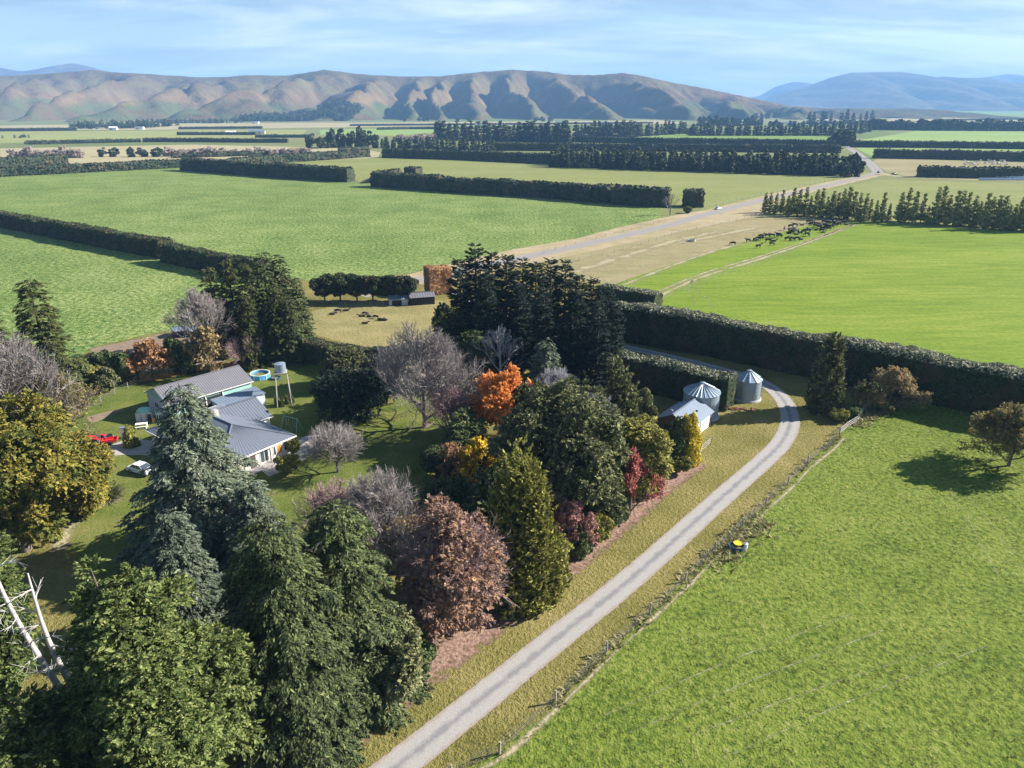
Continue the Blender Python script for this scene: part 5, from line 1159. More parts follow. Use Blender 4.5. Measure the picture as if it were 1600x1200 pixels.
# ---- main house: local +x runs back-left, +y towards the viewer-left
def main_house():
    ang = math.atan2(.6, -.8); root = empty('house', (-33.2, 98.9, 0), ang, label='low white and cream farmhouse with a grey hipped roof, half hidden by the huge cedar', cat='house')
    Lx, Ly, h, hr, ov = 20.5, 13.0, 2.75, 5.2, 0.55
    part(root, 'wall', M['cream'], lambda mb: mb.box(ov, Lx-ov, ov, Ly-ov, 0, h-.05))
    def roof(mb):
        a = Ly/2; e = h
        corrug(mb, (Lx, 0, e), (0, 0, e), (a, a, hr), (Lx-a, a, hr), 34, .035)
        corrug(mb, (0, Ly, e), (Lx, Ly, e), (Lx-a, a, hr), (a, a, hr), 34, .035)
        corrug(mb, (0, 0, e), (0, Ly, e), (a, a+.01, hr), (a, a-.01, hr), 22, .035)
        corrug(mb, (Lx, Ly, e), (Lx, 0, e), (Lx-a, a-.01, hr), (Lx-a, a+.01, hr), 22, .035)
        for p, q in (((0, 0, e), (a, a, hr)), ((0, Ly, e), (a, a, hr)), ((a, a, hr), (Lx-a, a, hr)), ((Lx, 0, e), (Lx-a, a, hr)), ((Lx, Ly, e), (Lx-a, a, hr))):
            mb.tube(p, q, .11, n=6)
    rf = part(root, 'roof', M['roofgrey'], roof)
    def fas(mb):
        mb.box(-.05, Lx+.05, -.05, 0, h-.2, h+.02); mb.box(-.05, Lx+.05, Ly, Ly+.05, h-.2, h+.02)
        mb.box(-.05, 0, 0, Ly, h-.2, h+.02); mb.box(Lx, Lx+.05, 0, Ly, h-.2, h+.02)
        mb.box(0, Lx, 0, Ly, h-.22, h-.18)
    part(root, 'fascia', M['white'], fas)
    # white bay at the right corner, facing the drive (-x side)
    def bay(mb):
        mb.box(.30, .545, .52, 4.3, 0, h-.23); mb.box(ov, 5.0, .35, .545, 0, h-.23)
    part(root, 'bay', M['white'], bay)
    R90 = -math.pi/2
    window(root, face(.298, 2.2, .85, R90), 1.3, 1.45, 2)
    w = window(root, face(.298, 3.6, .85, R90), 1.1, 1.45, 1, glass='orangecurt')
    window(root, face(.298, 4.15, .85, R90), .5, 1.45, 1)
    window(root, face(.545, 6.3, .35, R90), 1.5, 1.9, 2)
    part(root, 'door', M['darkbrown'], lambda mb: mb.box(.50, .548, 7.0, 7.95, .05, 2.1))
    window(root, face(.545, 11.6, .9, R90), 1.8, 1.3, 3)
    window(root, face(2.0, Ly-.548, .9, math.pi).__matmul__(Matrix.Translation((-1.6, 0, 0))), 1.6, 1.2, 2)
    for x in (9.5, 13.5, 17.0): window(root, face(x, Ly-.548, .9, math.pi).__matmul__(Matrix.Translation((-1.4, 0, 0))), 1.4, 1.2, 2)
    for y in (10.5, 6.5, 2.5): window(root, face(Lx-.548, y, .9, math.pi/2), 1.4, 1.2, 2)
    part(root, 'porch_step', M['concrete'], lambda mb: mb.box(-1.2, .48, 4.5, 8.6, 0, .22))
    for y in (4.6, 8.4): part(root, 'post', M['white'], lambda mb: mb.box(-.0, .1, y, y+.1, .22, h-.23))
    part(root, 'chimney', M['concrete'], lambda mb: mb.box(12, 12.7, 5.2, 5.9, hr-.9, hr+.55))
    x, y = g(412, 735); 
main_house()
def second_house():
    u = Vector((.66, .75)); p1 = Vector(g(397, 622, 4.7)); ang = math.atan2(-u.y, -u.x)
    W = 8.4; n = Vector((math.cos(ang+math.pi/2), math.sin(ang+math.pi/2))); o = p1-n*W/2
    root = empty('house_annexe', (o.x, o.y, 0), ang, label='dark blue-grey gabled annexe roof between the farmhouse and the barn', cat='annexe')
    gable(root, 6.6, W, 2.8, 4.7, M['white'], M['roofgrey'], .4, 16); fascia(root, 6.6, W, 2.8, 4.7, .4)
    window(root, face(2, W+.002, 1.0, math.pi), 1.2, 1.0, 2); window(root, face(.0, 5.4, 1.0, -math.pi/2), 1.5, 1.1, 2)
second_house()
def barn():
    b = Vector((-.67, -.74)).normalized(); ang = math.atan2(b.y, b.x)  # +x to the near left; +y to the right
    n = Vector((math.cos(ang+math.pi/2), math.sin(ang+math.pi/2)))
    W = 8.8; e = Vector(g(392, 594, 3.4)); o = e-n*W
    root = empty('barn', (o.x, o.y, 0), ang, label='pale teal barn with a faded purplish iron roof and white fascia, behind the farmhouse', cat='barn')
    L, h, hr = 15.0, 3.3, 5.1
    gable(root, L, W, h, hr, M['teal'], M['roofpurple'], .3, 40); fascia(root, L, W, h, hr, .3)
    part(root, 'carport_shade_panel', M['black'], lambda mb: mb.box(5.6, 11.8, W-.02, W+.012, .05, 2.6))  # flat black panel paints the shade inside the carport
    for x in (5.5, 8.6, 11.8): part(root, 'post', M['white'], lambda mb: mb.box(x, x+.14, W+.02, W+.16, 0, 3.0))
    part(root, 'end_cladding', M['bluewall'], lambda mb: mb.box(L+.0, L+.02, .1, W-.1, .05, h-.1))
    window(root, face(L+.024, 3.0, 1.2, math.pi/2), 1.6, 1.1, 2)
    part(root, 'door', M['white'], lambda mb: mb.box(L+.02, L+.06, 6.2, 7.2, 0, 2.1))
    # low skillion roof against the barn
    p = g(372, 619, 2.6); r2 = empty('lean_to', (p[0], p[1], 0), ang, label='low lean-to with a pale sunlit iron roof against the teal barn', cat='lean-to')
    part(r2, 'roof', M['rooflight'], lambda mb: corrug(mb, (-4.2, 2.0, 2.45), (4.2, 2.0, 2.45), (4.2, -1.8, 2.75), (-4.2, -1.8, 2.75), 16, -.04))
    part(r2, 'wall', M['bluewall'], lambda mb: mb.box(-4.0, 4.0, -1.6, 1.8, 0, 2.4))
    window(r2, face(1.8, 1.802, 1.0, math.pi), 1.5, 1.0, 2)
barn()
def iron_shed():
    s = Vector((.62, .78)).normalized(); ang = math.atan2(s.y, s.x); o = Vector((28.2, 102.1))
    root = empty('shed', (o.x, o.y, 0), ang, label='small gabled shed with a bright iron roof, white side doors and dark end wall', cat='shed')
    L, W, h, hr = 8.4, 6.0, 2.55, 4.1
    gable(root, L, W, h, hr, M['darkbrown'], M['rooflight'], .3, 22)
    def sd(mb): mb.box(.1, 3.6, -.04, -.005, .1, h-.1); mb.box(4.1, 7.6, -.04, -.005, .1, h-.1)
    part(root, 'side_door', M['white'], lambda mb: mb.box(.1, 3.7, -.04, -.005, .1, h-.12))
    part(root, 'side_door', M['white'], lambda mb: mb.box(4.05, 7.4, -.04, -.005, .1, h-.12))
    part(root, 'door_post', M['darkbrown'], lambda mb: mb.box(3.75, 4.0, -.08, -.005, 0, h-.1))
    part(root, 'end_door', M['black'], lambda mb: mb.box(-.03, -.004, 3.4, 4.4, 0, 2.0))
    part(root, 'roof_vent', M['black'], lambda mb: mb.box(4.9, 5.3, 1.2, 1.5, 3.15, 3.45))
    part(root, 'roof_vent', M['iron'], lambda mb: mb.box(2.0, 2.3, 4.2, 4.5, 3.3, 3.75))
iron_shed()
def silo(px, py, r, h, hr, nrib, label, z0=0.3, base=True):
    x, y = g(px, py); root = empty('silo', (x, y, 0), 0.3, label=label, cat='silo')
    # corrugated wall: rings in and out
    mb = MB(); n = 48; rings = int((h-z0)/0.16); V = []; F = []
    for k in range(rings+1):
        z = z0+(h-z0)*k/rings; rr = r-(0.035 if k % 2 else 0)
        for i in range(n): a = 2*math.pi*i/n; V.append((rr*math.cos(a), rr*math.sin(a), z))
        if k:
            for i in range(n): j = (i+1) % n; F.append(((k-1)*n+i, (k-1)*n+j, k*n+j, k*n+i))
    mb.add(V, F); mb.build('wall', M['iron'], root)
    for i in range(8):
        a = 2*math.pi*i/8; c, s = math.cos(a), math.sin(a)
        part(root, 'wall_seam', M['iron'], lambda mb: mb.tube((c*(r+.01), s*(r+.01), z0), (c*(r+.01), s*(r+.01), h), .035, n=4))
    mb = MB(); rc = 0.35
    for i in range(nrib):                       # folded roof panels
        a0, a1 = 2*math.pi*i/nrib, 2*math.pi*(i+1)/nrib; am = (a0+a1)/2; ro = r+.12
        P = [(ro*math.cos(a0), ro*math.sin(a0), h-.02), (ro*math.cos(a1), ro*math.sin(a1), h-.02), (rc*math.cos(a1), rc*math.sin(a1), hr), (rc*math.cos(a0), rc*math.sin(a0), hr)]
        mb.add(P, [(0, 1, 2, 3)])
    rf = mb.build('roof', M['iron'], root)
    for i in range(nrib):
        a0 = 2*math.pi*i/nrib; c, s = math.cos(a0), math.sin(a0)
        mb = MB(); mb.tube(((r+.12)*c, (r+.12)*s, h+.02), (rc*c, rc*s, hr+.05), .045, n=4); mb.build('roof_rib', M['iron'], rf)
    part(root, 'cap', M['iron'], lambda mb: (mb.tube((0, 0, hr-.05), (0, 0, hr+.18), .42, .42, 16), mb.tube((0, 0, hr+.18), (0, 0, hr+.34), .46, .05, 16)))
    part(root, 'hatch', M['iron'], lambda mb: mb.box(-.35, .35, -r-.05, -r+.02, z0+.3, z0+1.3))
    if base: part(root, 'footing', M['concrete'], lambda mb: mb.tube((0, 0, 0), (0, 0, z0), r+.3, r+.22, 32))
    return root
silo(1166, 622, 2.35, hgt(1166, 622, 591), hgt(1166, 622, 580), 12, 'taller round iron silo at the hedge end beside the driveway bend')
silo(1093, 648, 3.05, hgt(1093, 648, 611), hgt(1093, 648, 599), 26, 'squat wide iron silo with a ribbed cone roof behind the shed')
def rubble():
    rng = random.Random(3); x, y = g(1158, 640); mb = MB()
    bm = bmesh.new()
    for i in range(60):
        a, r = rng.uniform(0, 6.28), rng.uniform(0, 1)**.5
        m = Matrix.Translation((x+2.6*r*math.cos(a), y+0.9*r*math.sin(a), rng.uniform(.02, .2))) @ Matrix.Rotation(rng.uniform(0, 3), 4, (rng.random(), rng.random(), 1))
        bmesh.ops.create_cube(bm, size=rng.uniform(.12, .3), matrix=m)
    me = bpy.data.meshes.new('rubble'); bm.to_mesh(me); bm.free(); me.materials.append(M['rusty'])
    link('rubble_pile', me, label='heap of reddish broken brick at the foot of the taller silo', cat='rubble', kind='stuff')
rubble()
def tank_stand():
    x, y = g(445, 632); zt = hgt(445, 632, 568); root = empty('water_tank', (x, y, 0), .3, label='grey iron water tank high on a four-legged timber stand behind the house', cat='water tank')
    zb = zt-1.5
    part(root, 'tank', M['iron'], lambda mb: (mb.tube((0, 0, zb), (0, 0, zt), .95, .95, 24), mb.tube((0, 0, zt), (0, 0, zt+.18), .98, .1, 24)))
    part(root, 'platform', M['timber'], lambda mb: mb.box(-1.1, 1.1, -1.1, 1.1, zb-.18, zb-.005))
    for sx in (-1, 1):
        for sy in (-1, 1): part(root, 'leg', M['timber'], lambda mb: mb.tube((sx*1.25, sy*1.25, -.1), (sx*.95, sy*.95, zb-.18), .09, .08, 6))
    part(root, 'brace', M['timber'], lambda mb: [mb.tube((sx*1.1, -1.1*sx, zb*.35), (sx*1.1, 1.1*sx, zb*.75), .045, n=5) for sx in (-1, 1)])
tank_stand()
for i, (px, py, lb) in enumerate([(433, 633, 'leftmost small potted conifer under the tank stand'), (441, 635, 'second small potted conifer under the tank stand'), (449, 632, 'third small potted conifer under the tank stand'), (456, 630, 'rightmost small potted conifer under the tank stand')]):
    if i == 0: PC = column('potted', 2.0, .55, M['spruce'], 1500, .12, 160, .5)
    x, y = g(px, py); plant(PC, x, y, 2.0, lb, 'shrub', 'small_conifer', 'small conifers under the tank stand')
PC2 = column('garden_con', 3.4, 1.2, M['cypress'], 5000, .16, 161, .5)
x, y = g(206, 697); plant(PC2, x, y, 3.6, 'small dark conifer at the left end of the farmhouse', 'conifer', 'small_conifer')
def pool():
    x, y = g(407, 590); root = empty('pool', (x, y, 0), 0, label='round blue above-ground swimming pool behind the barn', cat='pool'); r = 1.85
    part(root, 'pool_wall', M['poolblue'], lambda mb: ring(mb, r, r-.06, 0, .95, 32))
    part(root, 'rim', M['white'], lambda mb: ring(mb, r+.06, r-.1, .95, 1.02, 32))
    part(root, 'water', M['poolwater'], lambda mb: mb.tube((0, 0, .1), (0, 0, .55), r-.07, n=32))
    for i in range(10):
        a = i*.6283; part(root, 'post', M['white'], lambda mb: mb.box(-.05, .05, -.04, .04, 0, .97, M=Matrix.Rotation(a, 4, 'Z') @ Matrix.Translation((r+.06, 0, 0))))
    x, y = g(431, 592); root = empty('paddling_pool', (x, y, 0), 0, label='small dark blue paddling pool right of the big pool', cat='paddling pool')
    part(root, 'pool_wall', M['bluetub'], lambda mb: ring(mb, 1.0, .82, 0, .4, 24)); part(root, 'water', M['poolwater'], lambda mb: mb.tube((0, 0, .02), (0, 0, .22), .81, n=24))
def ring(mb, ro, ri, z0, z1, n):
    V = []
    for r, z in ((ro, z0), (ro, z1), (ri, z1), (ri, z0)):
        for i in range(n): a = 2*math.pi*i/n; V.append((r*math.cos(a), r*math.sin(a), z))
    F = [(k*n+i, k*n+(i+1) % n, ((k+1) % 4)*n+(i+1) % n, ((k+1) % 4)*n+i) for k in range(4) for i in range(n)]
    mb.add(V, F)
pool()
def swing():
    x, y = g(456, 671); root = empty('swing_set', (x, y, 0), -.45, label='pale green tube swing set on the shaded lawn right of the farmhouse', cat='swing set')
    part(root, 'frame', M['playgreen'], lambda mb: [mb.tube(a, b, .045, n=6) for a, b in (((-1.7, -.8, 0), (-1.4, 0, 2.2)), ((-1.7, .8, 0), (-1.4, 0, 2.2)), ((1.7, -.8, 0), (1.4, 0, 2.2)), ((1.7, .8, 0), (1.4, 0, 2.2)), ((-1.5, 0, 2.2), (1.5, 0, 2.2)))])
    for s in (-.7, .6):
        sw = part(root, 'swing', M['bluetub'], lambda mb: mb.box(s-.22, s+.22, -.09, .09, .45, .49))
        mb = MB(); [mb.tube((s+q, 0, .47), (s+q, 0, 2.2), .015, n=4) for q in (-.2, .2)]; mb.build('rope', M['white'], sw)
swing()
def playset():
    x, y = g(228, 655); root = empty('playhouse', (x, y, 0), .25, label='white panelled playhouse with a rounded mint roof on the side lawn', cat='playhouse')
    part(root, 'wall', M['white'], lambda mb: [mb.box(-1.3+i*.9, -.5+i*.9, -.9, -.84, .02, 1.5) for i in range(3)]+[mb.box(-1.3, -1.24, -.9, .9, .02, 1.5), mb.box(1.24, 1.3, -.9, .9, .02, 1.5), mb.box(-1.3, 1.3, .84, .9, .02, 1.5)])
    def dome(mb):
        V = []; F = []; n = 16
        for k in range(5):
            ph = k/4*math.pi/2
            for i in range(n): a = 2*math.pi*i/n; V.append((1.25*math.cos(ph)*math.cos(a), .95*math.cos(ph)*math.sin(a), 1.5+.75*math.sin(ph)))
            if k: F += [((k-1)*n+i, (k-1)*n+(i+1) % n, k*n+(i+1) % n, k*n+i) for i in range(n)]
        mb.add(V, F)
    part(root, 'roof', M['playgreen'], dome, True)
    part(root, 'door', M['darkbrown'], lambda mb: mb.box(.55, 1.15, -.93, -.905, .02, 1.25))
    x, y = g(249, 658); root = empty('slide', (x, y, 0), .9, label='mint slide with a white platform right of the playhouse', cat='slide')
    part(root, 'chute', M['playgreen'], lambda mb: (mb.add([(-.25, 0, 1.5), (.25, 0, 1.5), (.25, 2.2, .1), (-.25, 2.2, .1)], [(0, 1, 2, 3)]), mb.add([(-.28, 0, 1.7), (-.25, 0, 1.5), (-.25, 2.2, .1), (-.28, 2.2, .3)], [(0, 1, 2, 3)]), mb.add([(.28, 0, 1.7), (.25, 0, 1.5), (.25, 2.2, .1), (.28, 2.2, .3)], [(0, 1, 2, 3)])))
    part(root, 'platform', M['white'], lambda mb: (mb.box(-.4, .4, -.9, 0, 1.42, 1.5), [mb.box(sx-.04, sx+.04, sy-.04, sy+.04, 0, 2.0) for sx in (-.36, .36) for sy in (-.86, -.05)]))
    x, y = g(241, 661); tag(MB().tube((0, 0, 0), (0, 0, .9), .3, .22, 12).build('toy_barrel', M['sand'], loc=(x, y, 0)), 'sandy orange barrel between the playhouse and the slide', 'barrel')
    x, y = g(196, 684); root = empty('garden_locker', (x, y, 0), .2, label='white upright garden locker left of the small dark conifer', cat='locker')
    part(root, 'body', M['white'], lambda mb: mb.box(-.5, .5, -.3, .3, 0, 1.8)); part(root, 'lid', M['rooflight'], lambda mb: mb.box(-.56, .56, -.36, .36, 1.8, 1.88))
    for k, (px, py, lb) in enumerate([(222, 668, 'white garden table with a bench below the playhouse'), (505, 697, 'pale garden seat on the paving right of the farmhouse')]):
        x, y = g(px, py); root = empty('garden_table', (x, y, 0), .3+k, label=lb, cat='garden table')
        part(root, 'table_top', M['white'], lambda mb: mb.box(-.9, .9, -.4, .4, .7, .75))
        for sx in (-.8, .8): part(root, 'leg', M['white'], lambda mb: mb.box(sx-.04, sx+.04, -.35, .35, 0, .7))
        part(root, 'bench', M['white'], lambda mb: (mb.box(-.9, .9, -.85, -.6, .4, .45), mb.box(-.8, -.72, -.82, -.63, 0, .4), mb.box(.72, .8, -.82, -.63, 0, .4)))
playset()
# ---- vehicles
def car(px, py, ang, paint, label, name='car', s=1.0):
    x, y = g(px, py); root = empty(name, (x, y, 0), ang, s, label=label, cat='car')
    prof = [(-2.15, .35), (-2.18, .75), (-1.9, .95), (-1.35, 1.0), (-.75, 1.42), (.75, 1.45), (1.35, 1.02), (2.0, .93), (2.12, .7), (2.12, .35)]
    def body(mb):
        V = []
        for sy, k in ((-1, .93), (-1, 1), (1, 1), (1, .93)):
            pass
        low = [(-2.15, .32), (-2.18, .72), (-1.9, .93), (-1.35, .98), (1.2, .98), (1.95, .88), (2.12, .66), (2.12, .32)]
        n = len(low)
        for w in (-.86, -.80, .80, .86):
            for a, z in low:
                zz = z; ww = w
                if abs(w) > .82: zz = min(z, .80)
                V.append((a*(1 if abs(w) < .82 else .985), ww, zz))
        F = []
        for k in range(3):
            for i in range(n): j = (i+1) % n; F.append((k*n+i, k*n+j, (k+1)*n+j, (k+1)*n+i))
        F += [tuple(range(n-1, -1, -1)), tuple(range(3*n, 4*n))]
        mb.add(V, F)
    b = part(root, 'body', M[paint], body)
    def cab(mb, g_=0.0, z0=.985):
        V = [(-1.45, -.76, z0), (1.15, -.76, z0), (1.15, .76, z0), (-1.45, .76, z0), (-.85, -.62, 1.40), (.45, -.62, 1.43), (.45, .62, 1.43), (-.85, .62, 1.40)]
        mb.add(V, [(0, 1, 5, 4), (1, 2, 6, 5), (2, 3, 7, 6), (3, 0, 4, 7)])
    part(root, 'windows', M['glass'], cab)
    part(root, 'roof', M[paint], lambda mb: (mb.box(-.88, .5, -.64, .64, 1.41, 1.46), [mb.tube((a, s_*.77, .98), (b_, s_*.63, 1.42), .035, n=4) for s_ in (-1, 1) for a, b_ in ((-1.45, -.86), (1.15, .47), (-.2, -.2))]))
    for sx in (-1.35, 1.3):
        for sy in (-1, 1):
            w = MB(); w.tube((sx, sy*.62, .32), (sx, sy*.88, .32), .32, n=16); wo = w.build('wheel', M['black'], root)
            r = MB(); r.tube((sx, sy*.86, .32), (sx, sy*.895, .32), .19, n=10); r.build('rim', M['rim'], wo)
    for sy in (-.6, .6):
        part(root, 'headlight', M['lamp'], lambda mb: mb.box(2.08, 2.135, sy-.17, sy+.17, .58, .72)); part(root, 'tail_light', M['redlamp'], lambda mb: mb.box(-2.2, -2.15, sy-.15, sy+.15, .62, .78))
    part(root, 'bumper', M['black'], lambda mb: (mb.box(2.1, 2.16, -.8, .8, .34, .46), mb.box(-2.21, -2.14, -.8, .8, .34, .46)))
    return root
a1, a2 = g(203, 733), g(243, 744)
car(222, 738, math.atan2(a2[1]-a1[1], a2[0]-a1[0]), 'carwhite', 'silver-white hatchback parked in the shade beside the huge cedar', 'parked_car')
car(1122, 327, .75, 'carwhite', 'silver car parked on the dry verge of the gravel road', 'parked_car')
car(1373, 270, .9, 'cardark', 'dark car driving through the gravel crossroads', 'car')
car(1397, 273, .2, 'cardark', 'dark car waiting on the farm track by the crossroads', 'car')
car(1315, 233, .1, 'cardark', 'tiny dark car far up the road by the dark tree clump', 'car')
def red_machine():
    x, y = g(152, 693); root = empty('tractor', (x, y, 0), 2.9, label='small red tractor with black wheels parked left on the side lawn', cat='tractor')
    part(root, 'body', M['redp'], lambda mb: (mb.box(.0, 1.6, -.33, .33, .6, 1.15), mb.box(1.6, 1.68, -.3, .3, .62, 1.1), mb.box(-.9, 0, -.28, .28, .5, .85)))
    for s in (-1, 1):
        part(root, 'mudguard', M['redp'], lambda mb: mb.box(-1.15, -.15, s*.75-.2, s*.75+.2, 1.22, 1.3))
        w = part(root, 'wheel', M['black'], lambda mb: mb.tube((-.6, s*.5, .6), (-.6, s*.9, .6), .6, n=18)); part(root, 'hub', M['white'], lambda mb: mb.tube((-.6, s*.89, .6), (-.6, s*.93, .6), .28, n=12), parent=w)
        w = part(root, 'wheel', M['black'], lambda mb: mb.tube((1.25, s*.5, .35), (1.25, s*.72, .35), .35, n=16)); part(root, 'hub', M['white'], lambda mb: mb.tube((1.25, s*.71, .35), (1.25, s*.74, .35), .15, n=10), parent=w)
    part(root, 'seat', M['black'], lambda mb: (mb.box(-.75, -.35, -.22, .22, .9, 1.0), mb.box(-.8, -.72, -.22, .22, 1.0, 1.35)))
    part(root, 'exhaust', M['black'], lambda mb: mb.tube((1.1, .15, 1.15), (1.1, .15, 1.75), .04, n=6))
    part(root, 'steering_wheel', M['black'], lambda mb: (mb.tube((-.05, 0, 1.1), (-.2, 0, 1.35), .02, n=5), mb.tube((-.2, 0, 1.35), (-.22, 0, 1.38), .18, n=12)))
    x, y = g(173, 693); root = empty('trailer', (x, y, 0), .35, label='low red two-wheeled trailer right of the small tractor', cat='trailer')
    part(root, 'tray', M['redp'], lambda mb: (mb.box(-1.1, 1.1, -.65, .65, .5, .56), mb.box(-1.1, 1.1, -.65, -.6, .56, .9), mb.box(-1.1, 1.1, .6, .65, .56, .9), mb.box(-1.1, -1.05, -.6, .6, .56, .9), mb.box(1.05, 1.1, -.6, .6, .56, .9)))
    for s in (-1, 1): part(root, 'wheel', M['black'], lambda mb: mb.tube((0, s*.7, .32), (0, s*.88, .32), .32, n=16))
    part(root, 'drawbar', M['black'], lambda mb: mb.tube((1.1, 0, .5), (2.1, 0, .45), .04, n=6))
    x, y = g(164, 686); root = empty('tarpaulin_stack', (x, y, 0), .2, label='grey covered stack behind the red tractor', cat='covered stack')
    part(root, 'cover', M['roofgrey'], lambda mb: mb.add([(-1.3, -.6, 0), (1.3, -.6, 0), (1.3, .6, 0), (-1.3, .6, 0), (-1.1, 0, .9), (1.1, 0, .9)], [(0, 1, 5, 4), (2, 3, 4, 5), (1, 2, 5), (3, 0, 4)]))
red_machine()
# ---- troughs
def troughs():
    x, y = g(1150, 858); root = empty('water_trough', (x, y, 0), -.25, label='black oval water trough holding a yellow tub, at the wire fence', cat='water trough')
    part(root, 'tub', M['bluetub'], lambda mb: ring(mb, .95, .84, 0, .55, 28)); part(root, 'water', M['poolwater'], lambda mb: mb.tube((0, 0, .03), (0, 0, .4), .83, n=28))
    root.scale = (1, .75, 1)
    x, y = g(1152, 856); root = empty('yellow_tub', (x, y, .42), -.2, label='yellow half-round tub lying in the black water trough', cat='tub')
    part(root, 'body', M['yellowp2'], lambda mb: (mb.tube((0, 0, .0), (0, 0, .26), .36, .48, 20), ring(mb, .52, .45, .26, .3, 20)))
    part(root, 'handle', M['black'], lambda mb: mb.tube((-.2, -.5, .25), (.2, -.5, .25), .025, n=6))
    x, y = g(1164, 857); root = empty('white_drum', (x, y, 0), 0, label='white plastic drum standing at the right end of the water trough', cat='drum')
    part(root, 'body', M['white'], lambda mb: (mb.tube((0, 0, 0), (0, 0, .72), .27, .29, 16), mb.tube((0, 0, .72), (0, 0, .8), .29, .16, 16))); part(root, 'lid', M['rooflight'], lambda mb: mb.tube((0, 0, .8), (0, 0, .86), .12, n=12))
    x, y = g(1081, 377); root = empty('water_trough', (x, y, 0), .1, label='pale round water trough alone in the dry paddock', cat='water trough')
    part(root, 'tub', M['concrete'], lambda mb: ring(mb, 1.5, 1.3, 0, .75, 28)); part(root, 'water', M['glass'], lambda mb: mb.tube((0, 0, .02), (0, 0, .6), 1.29, n=28))
troughs()
# ---- fences
def fence(P, h, r, label, wires=3, postm='timber', wirem='wire', rails=False, step=None, px=True, tilt=.04, cat='fence', name='wire_fence', wr=.012):
    Q = [Vector((*(g(*p) if px else p), 0)) for p in P]
    if step:
        N_ = []
        for a, b in zip(Q[:-1], Q[1:]):
            n = max(1, round((b-a).length/step)); N_ += [a.lerp(b, i/n) for i in range(n)]
        Q = N_+[Q[-1]]
    rng = random.Random(int(abs(Q[0].x)*10)); o = Q[0].copy(); root = empty(name, o, 0, label=label, cat=cat)
    tops = []
    for i, q in enumerate(Q[:98]):
        d = Vector((rng.uniform(-tilt, tilt), rng.uniform(-tilt, tilt), 0))*h*2; hh_ = h*rng.uniform(.9, 1.1)
        mb = MB(); mb.tube(q-o+Vector((0, 0, -.1)), q-o+Vector((d.x, d.y, hh_)), r*rng.uniform(.85, 1.2), r*.8, 6); mb.build('post', M[postm], root); tops.append((q-o, d, hh_))
    mb = MB()
    for k in range(wires):
        f = (k+1)/(wires+.3)
        for (a, da, ha), (b, db, hb) in zip(tops[:-1], tops[1:]):
            A = a+da*f+Vector((0, 0, h*f)); B = b+db*f+Vector((0, 0, h*f))
            if rails: mb.tube(A, B, .045, n=4)
            else: mb.tube(A, B, wr, n=3, cap=False)
    mb.build('rail' if rails else 'wire', M[postm if rails else wirem], root)
    return root
FR_ = [(560, 1330), (640, 1262), (706, 1212), (780, 1178), (868, 1098), (948, 1021), (1015, 960), (1070, 909), (1117, 862), (1160, 824), (1196, 788), (1231, 757), (1262, 724), (1294, 699), (1312, 679)]
fence(FR_, 1.4, .12, 'long wire and post fence along the near pasture beside the driveway', 5)
fence([(1312, 679), (1326, 668), (1339, 660), (1345, 650), (1350, 642)], 1.3, .09, 'short pale timber rail fence at the top end of the wire fence', 3, rails=True, name='rail_fence', postm='deadwood')
fence([(300, 1290), (390, 1228), (478, 1170), (575, 1097), (660, 1036), (700, 986), (735, 976), (796, 932), (865, 878), (920, 838), (970, 800), (1020, 764), (1062, 735), (1085, 722)], 1.4, .11, 'wire fence with grey posts along the leaf-strewn edge of the tree belt', 4)
fence([(135, 640), (200, 606), (262, 588), (330, 578), (398, 566)], 1.2, .07, 'post and wire fence across the back of the side lawn', 3, step=3.2)
fence([(500, 470), (540, 478), (600, 478)], 1.2, .07, 'fence in front of the round-crowned trees', 3, step=4)
fence([(1108, 324), (1160, 312), (1240, 294), (1335, 274)], 1.3, .13, 'roadside fence on the left verge of the gravel road', 2, step=9, wr=.03)
fence([(885, 412), (960, 395), (1060, 365), (1185, 338)], 1.3, .09, 'roadside fence along the dry paddock', 2, step=7, wr=.02)
fence([(850, 396), (900, 381), (1000, 356), (1040, 345)], 1.3, .09, 'roadside fence along the big crop field', 2, step=7, wr=.02)
fence([(1085, 724), (1092, 716), (1096, 706), (1110, 694)], 1.2, .07, 'short fence with a gate by the golden cypress', 3, rails=True, name='rail_fence')
# ---- sheds of the rough paddock
def small_shed(px, py, ang, L, W, h, hr, wm, rm, label, name='shed', open_=False):
    x, y = g(px, py); root = empty(name, (x, y, 0), ang, label=label, cat='shed'); gable(root, L, W, h, hr, M[wm], M[rm], .25, 10)
    part(root, 'doorway_shade_panel', M['black'], lambda mb: mb.box(.8, min(L-.6, 3.4), -.03, -.004, 0, h*.82))  # shade inside the shed, painted as a black panel on the wall
small_shed(608, 478, .1, 5.0, 3.2, 1.8, 2.4, 'bluewall', 'rooflight', 'low blue-grey shed in the shade of the round-crowned trees')
small_shed(642, 478, .28, 6.5, 4.0, 2.2, 3.0, 'black', 'roofpurple', 'dark open shed with a pale curved roof at the corner of the rough paddock')
small_shed(270, 528, .15, 6.5, 3.5, 1.6, 2.1, 'darkbrown', 'rooflight', 'low pale-roofed shed behind the nearly black bushes')
x, y = g(632, 474); root = empty('scrap_heap', (x, y, 0), 0, label='heap of pale scrap timber between the two paddock sheds', cat='scrap heap')
for i in range(9):
    rg = random.Random(i); part(root, 'plank', M['deadwood' if i % 2 else 'white'], lambda mb: mb.box(-1.1, 1.1, -.12, .12, 0, .1, M=Matrix.Translation((rg.uniform(-1, 1), rg.uniform(-.6, .6), .1+i*.09)) @ Matrix.Rotation(rg.uniform(0, 3), 4, 'Z') @ Matrix.Rotation(rg.uniform(-.3, .3), 4, 'Y')))
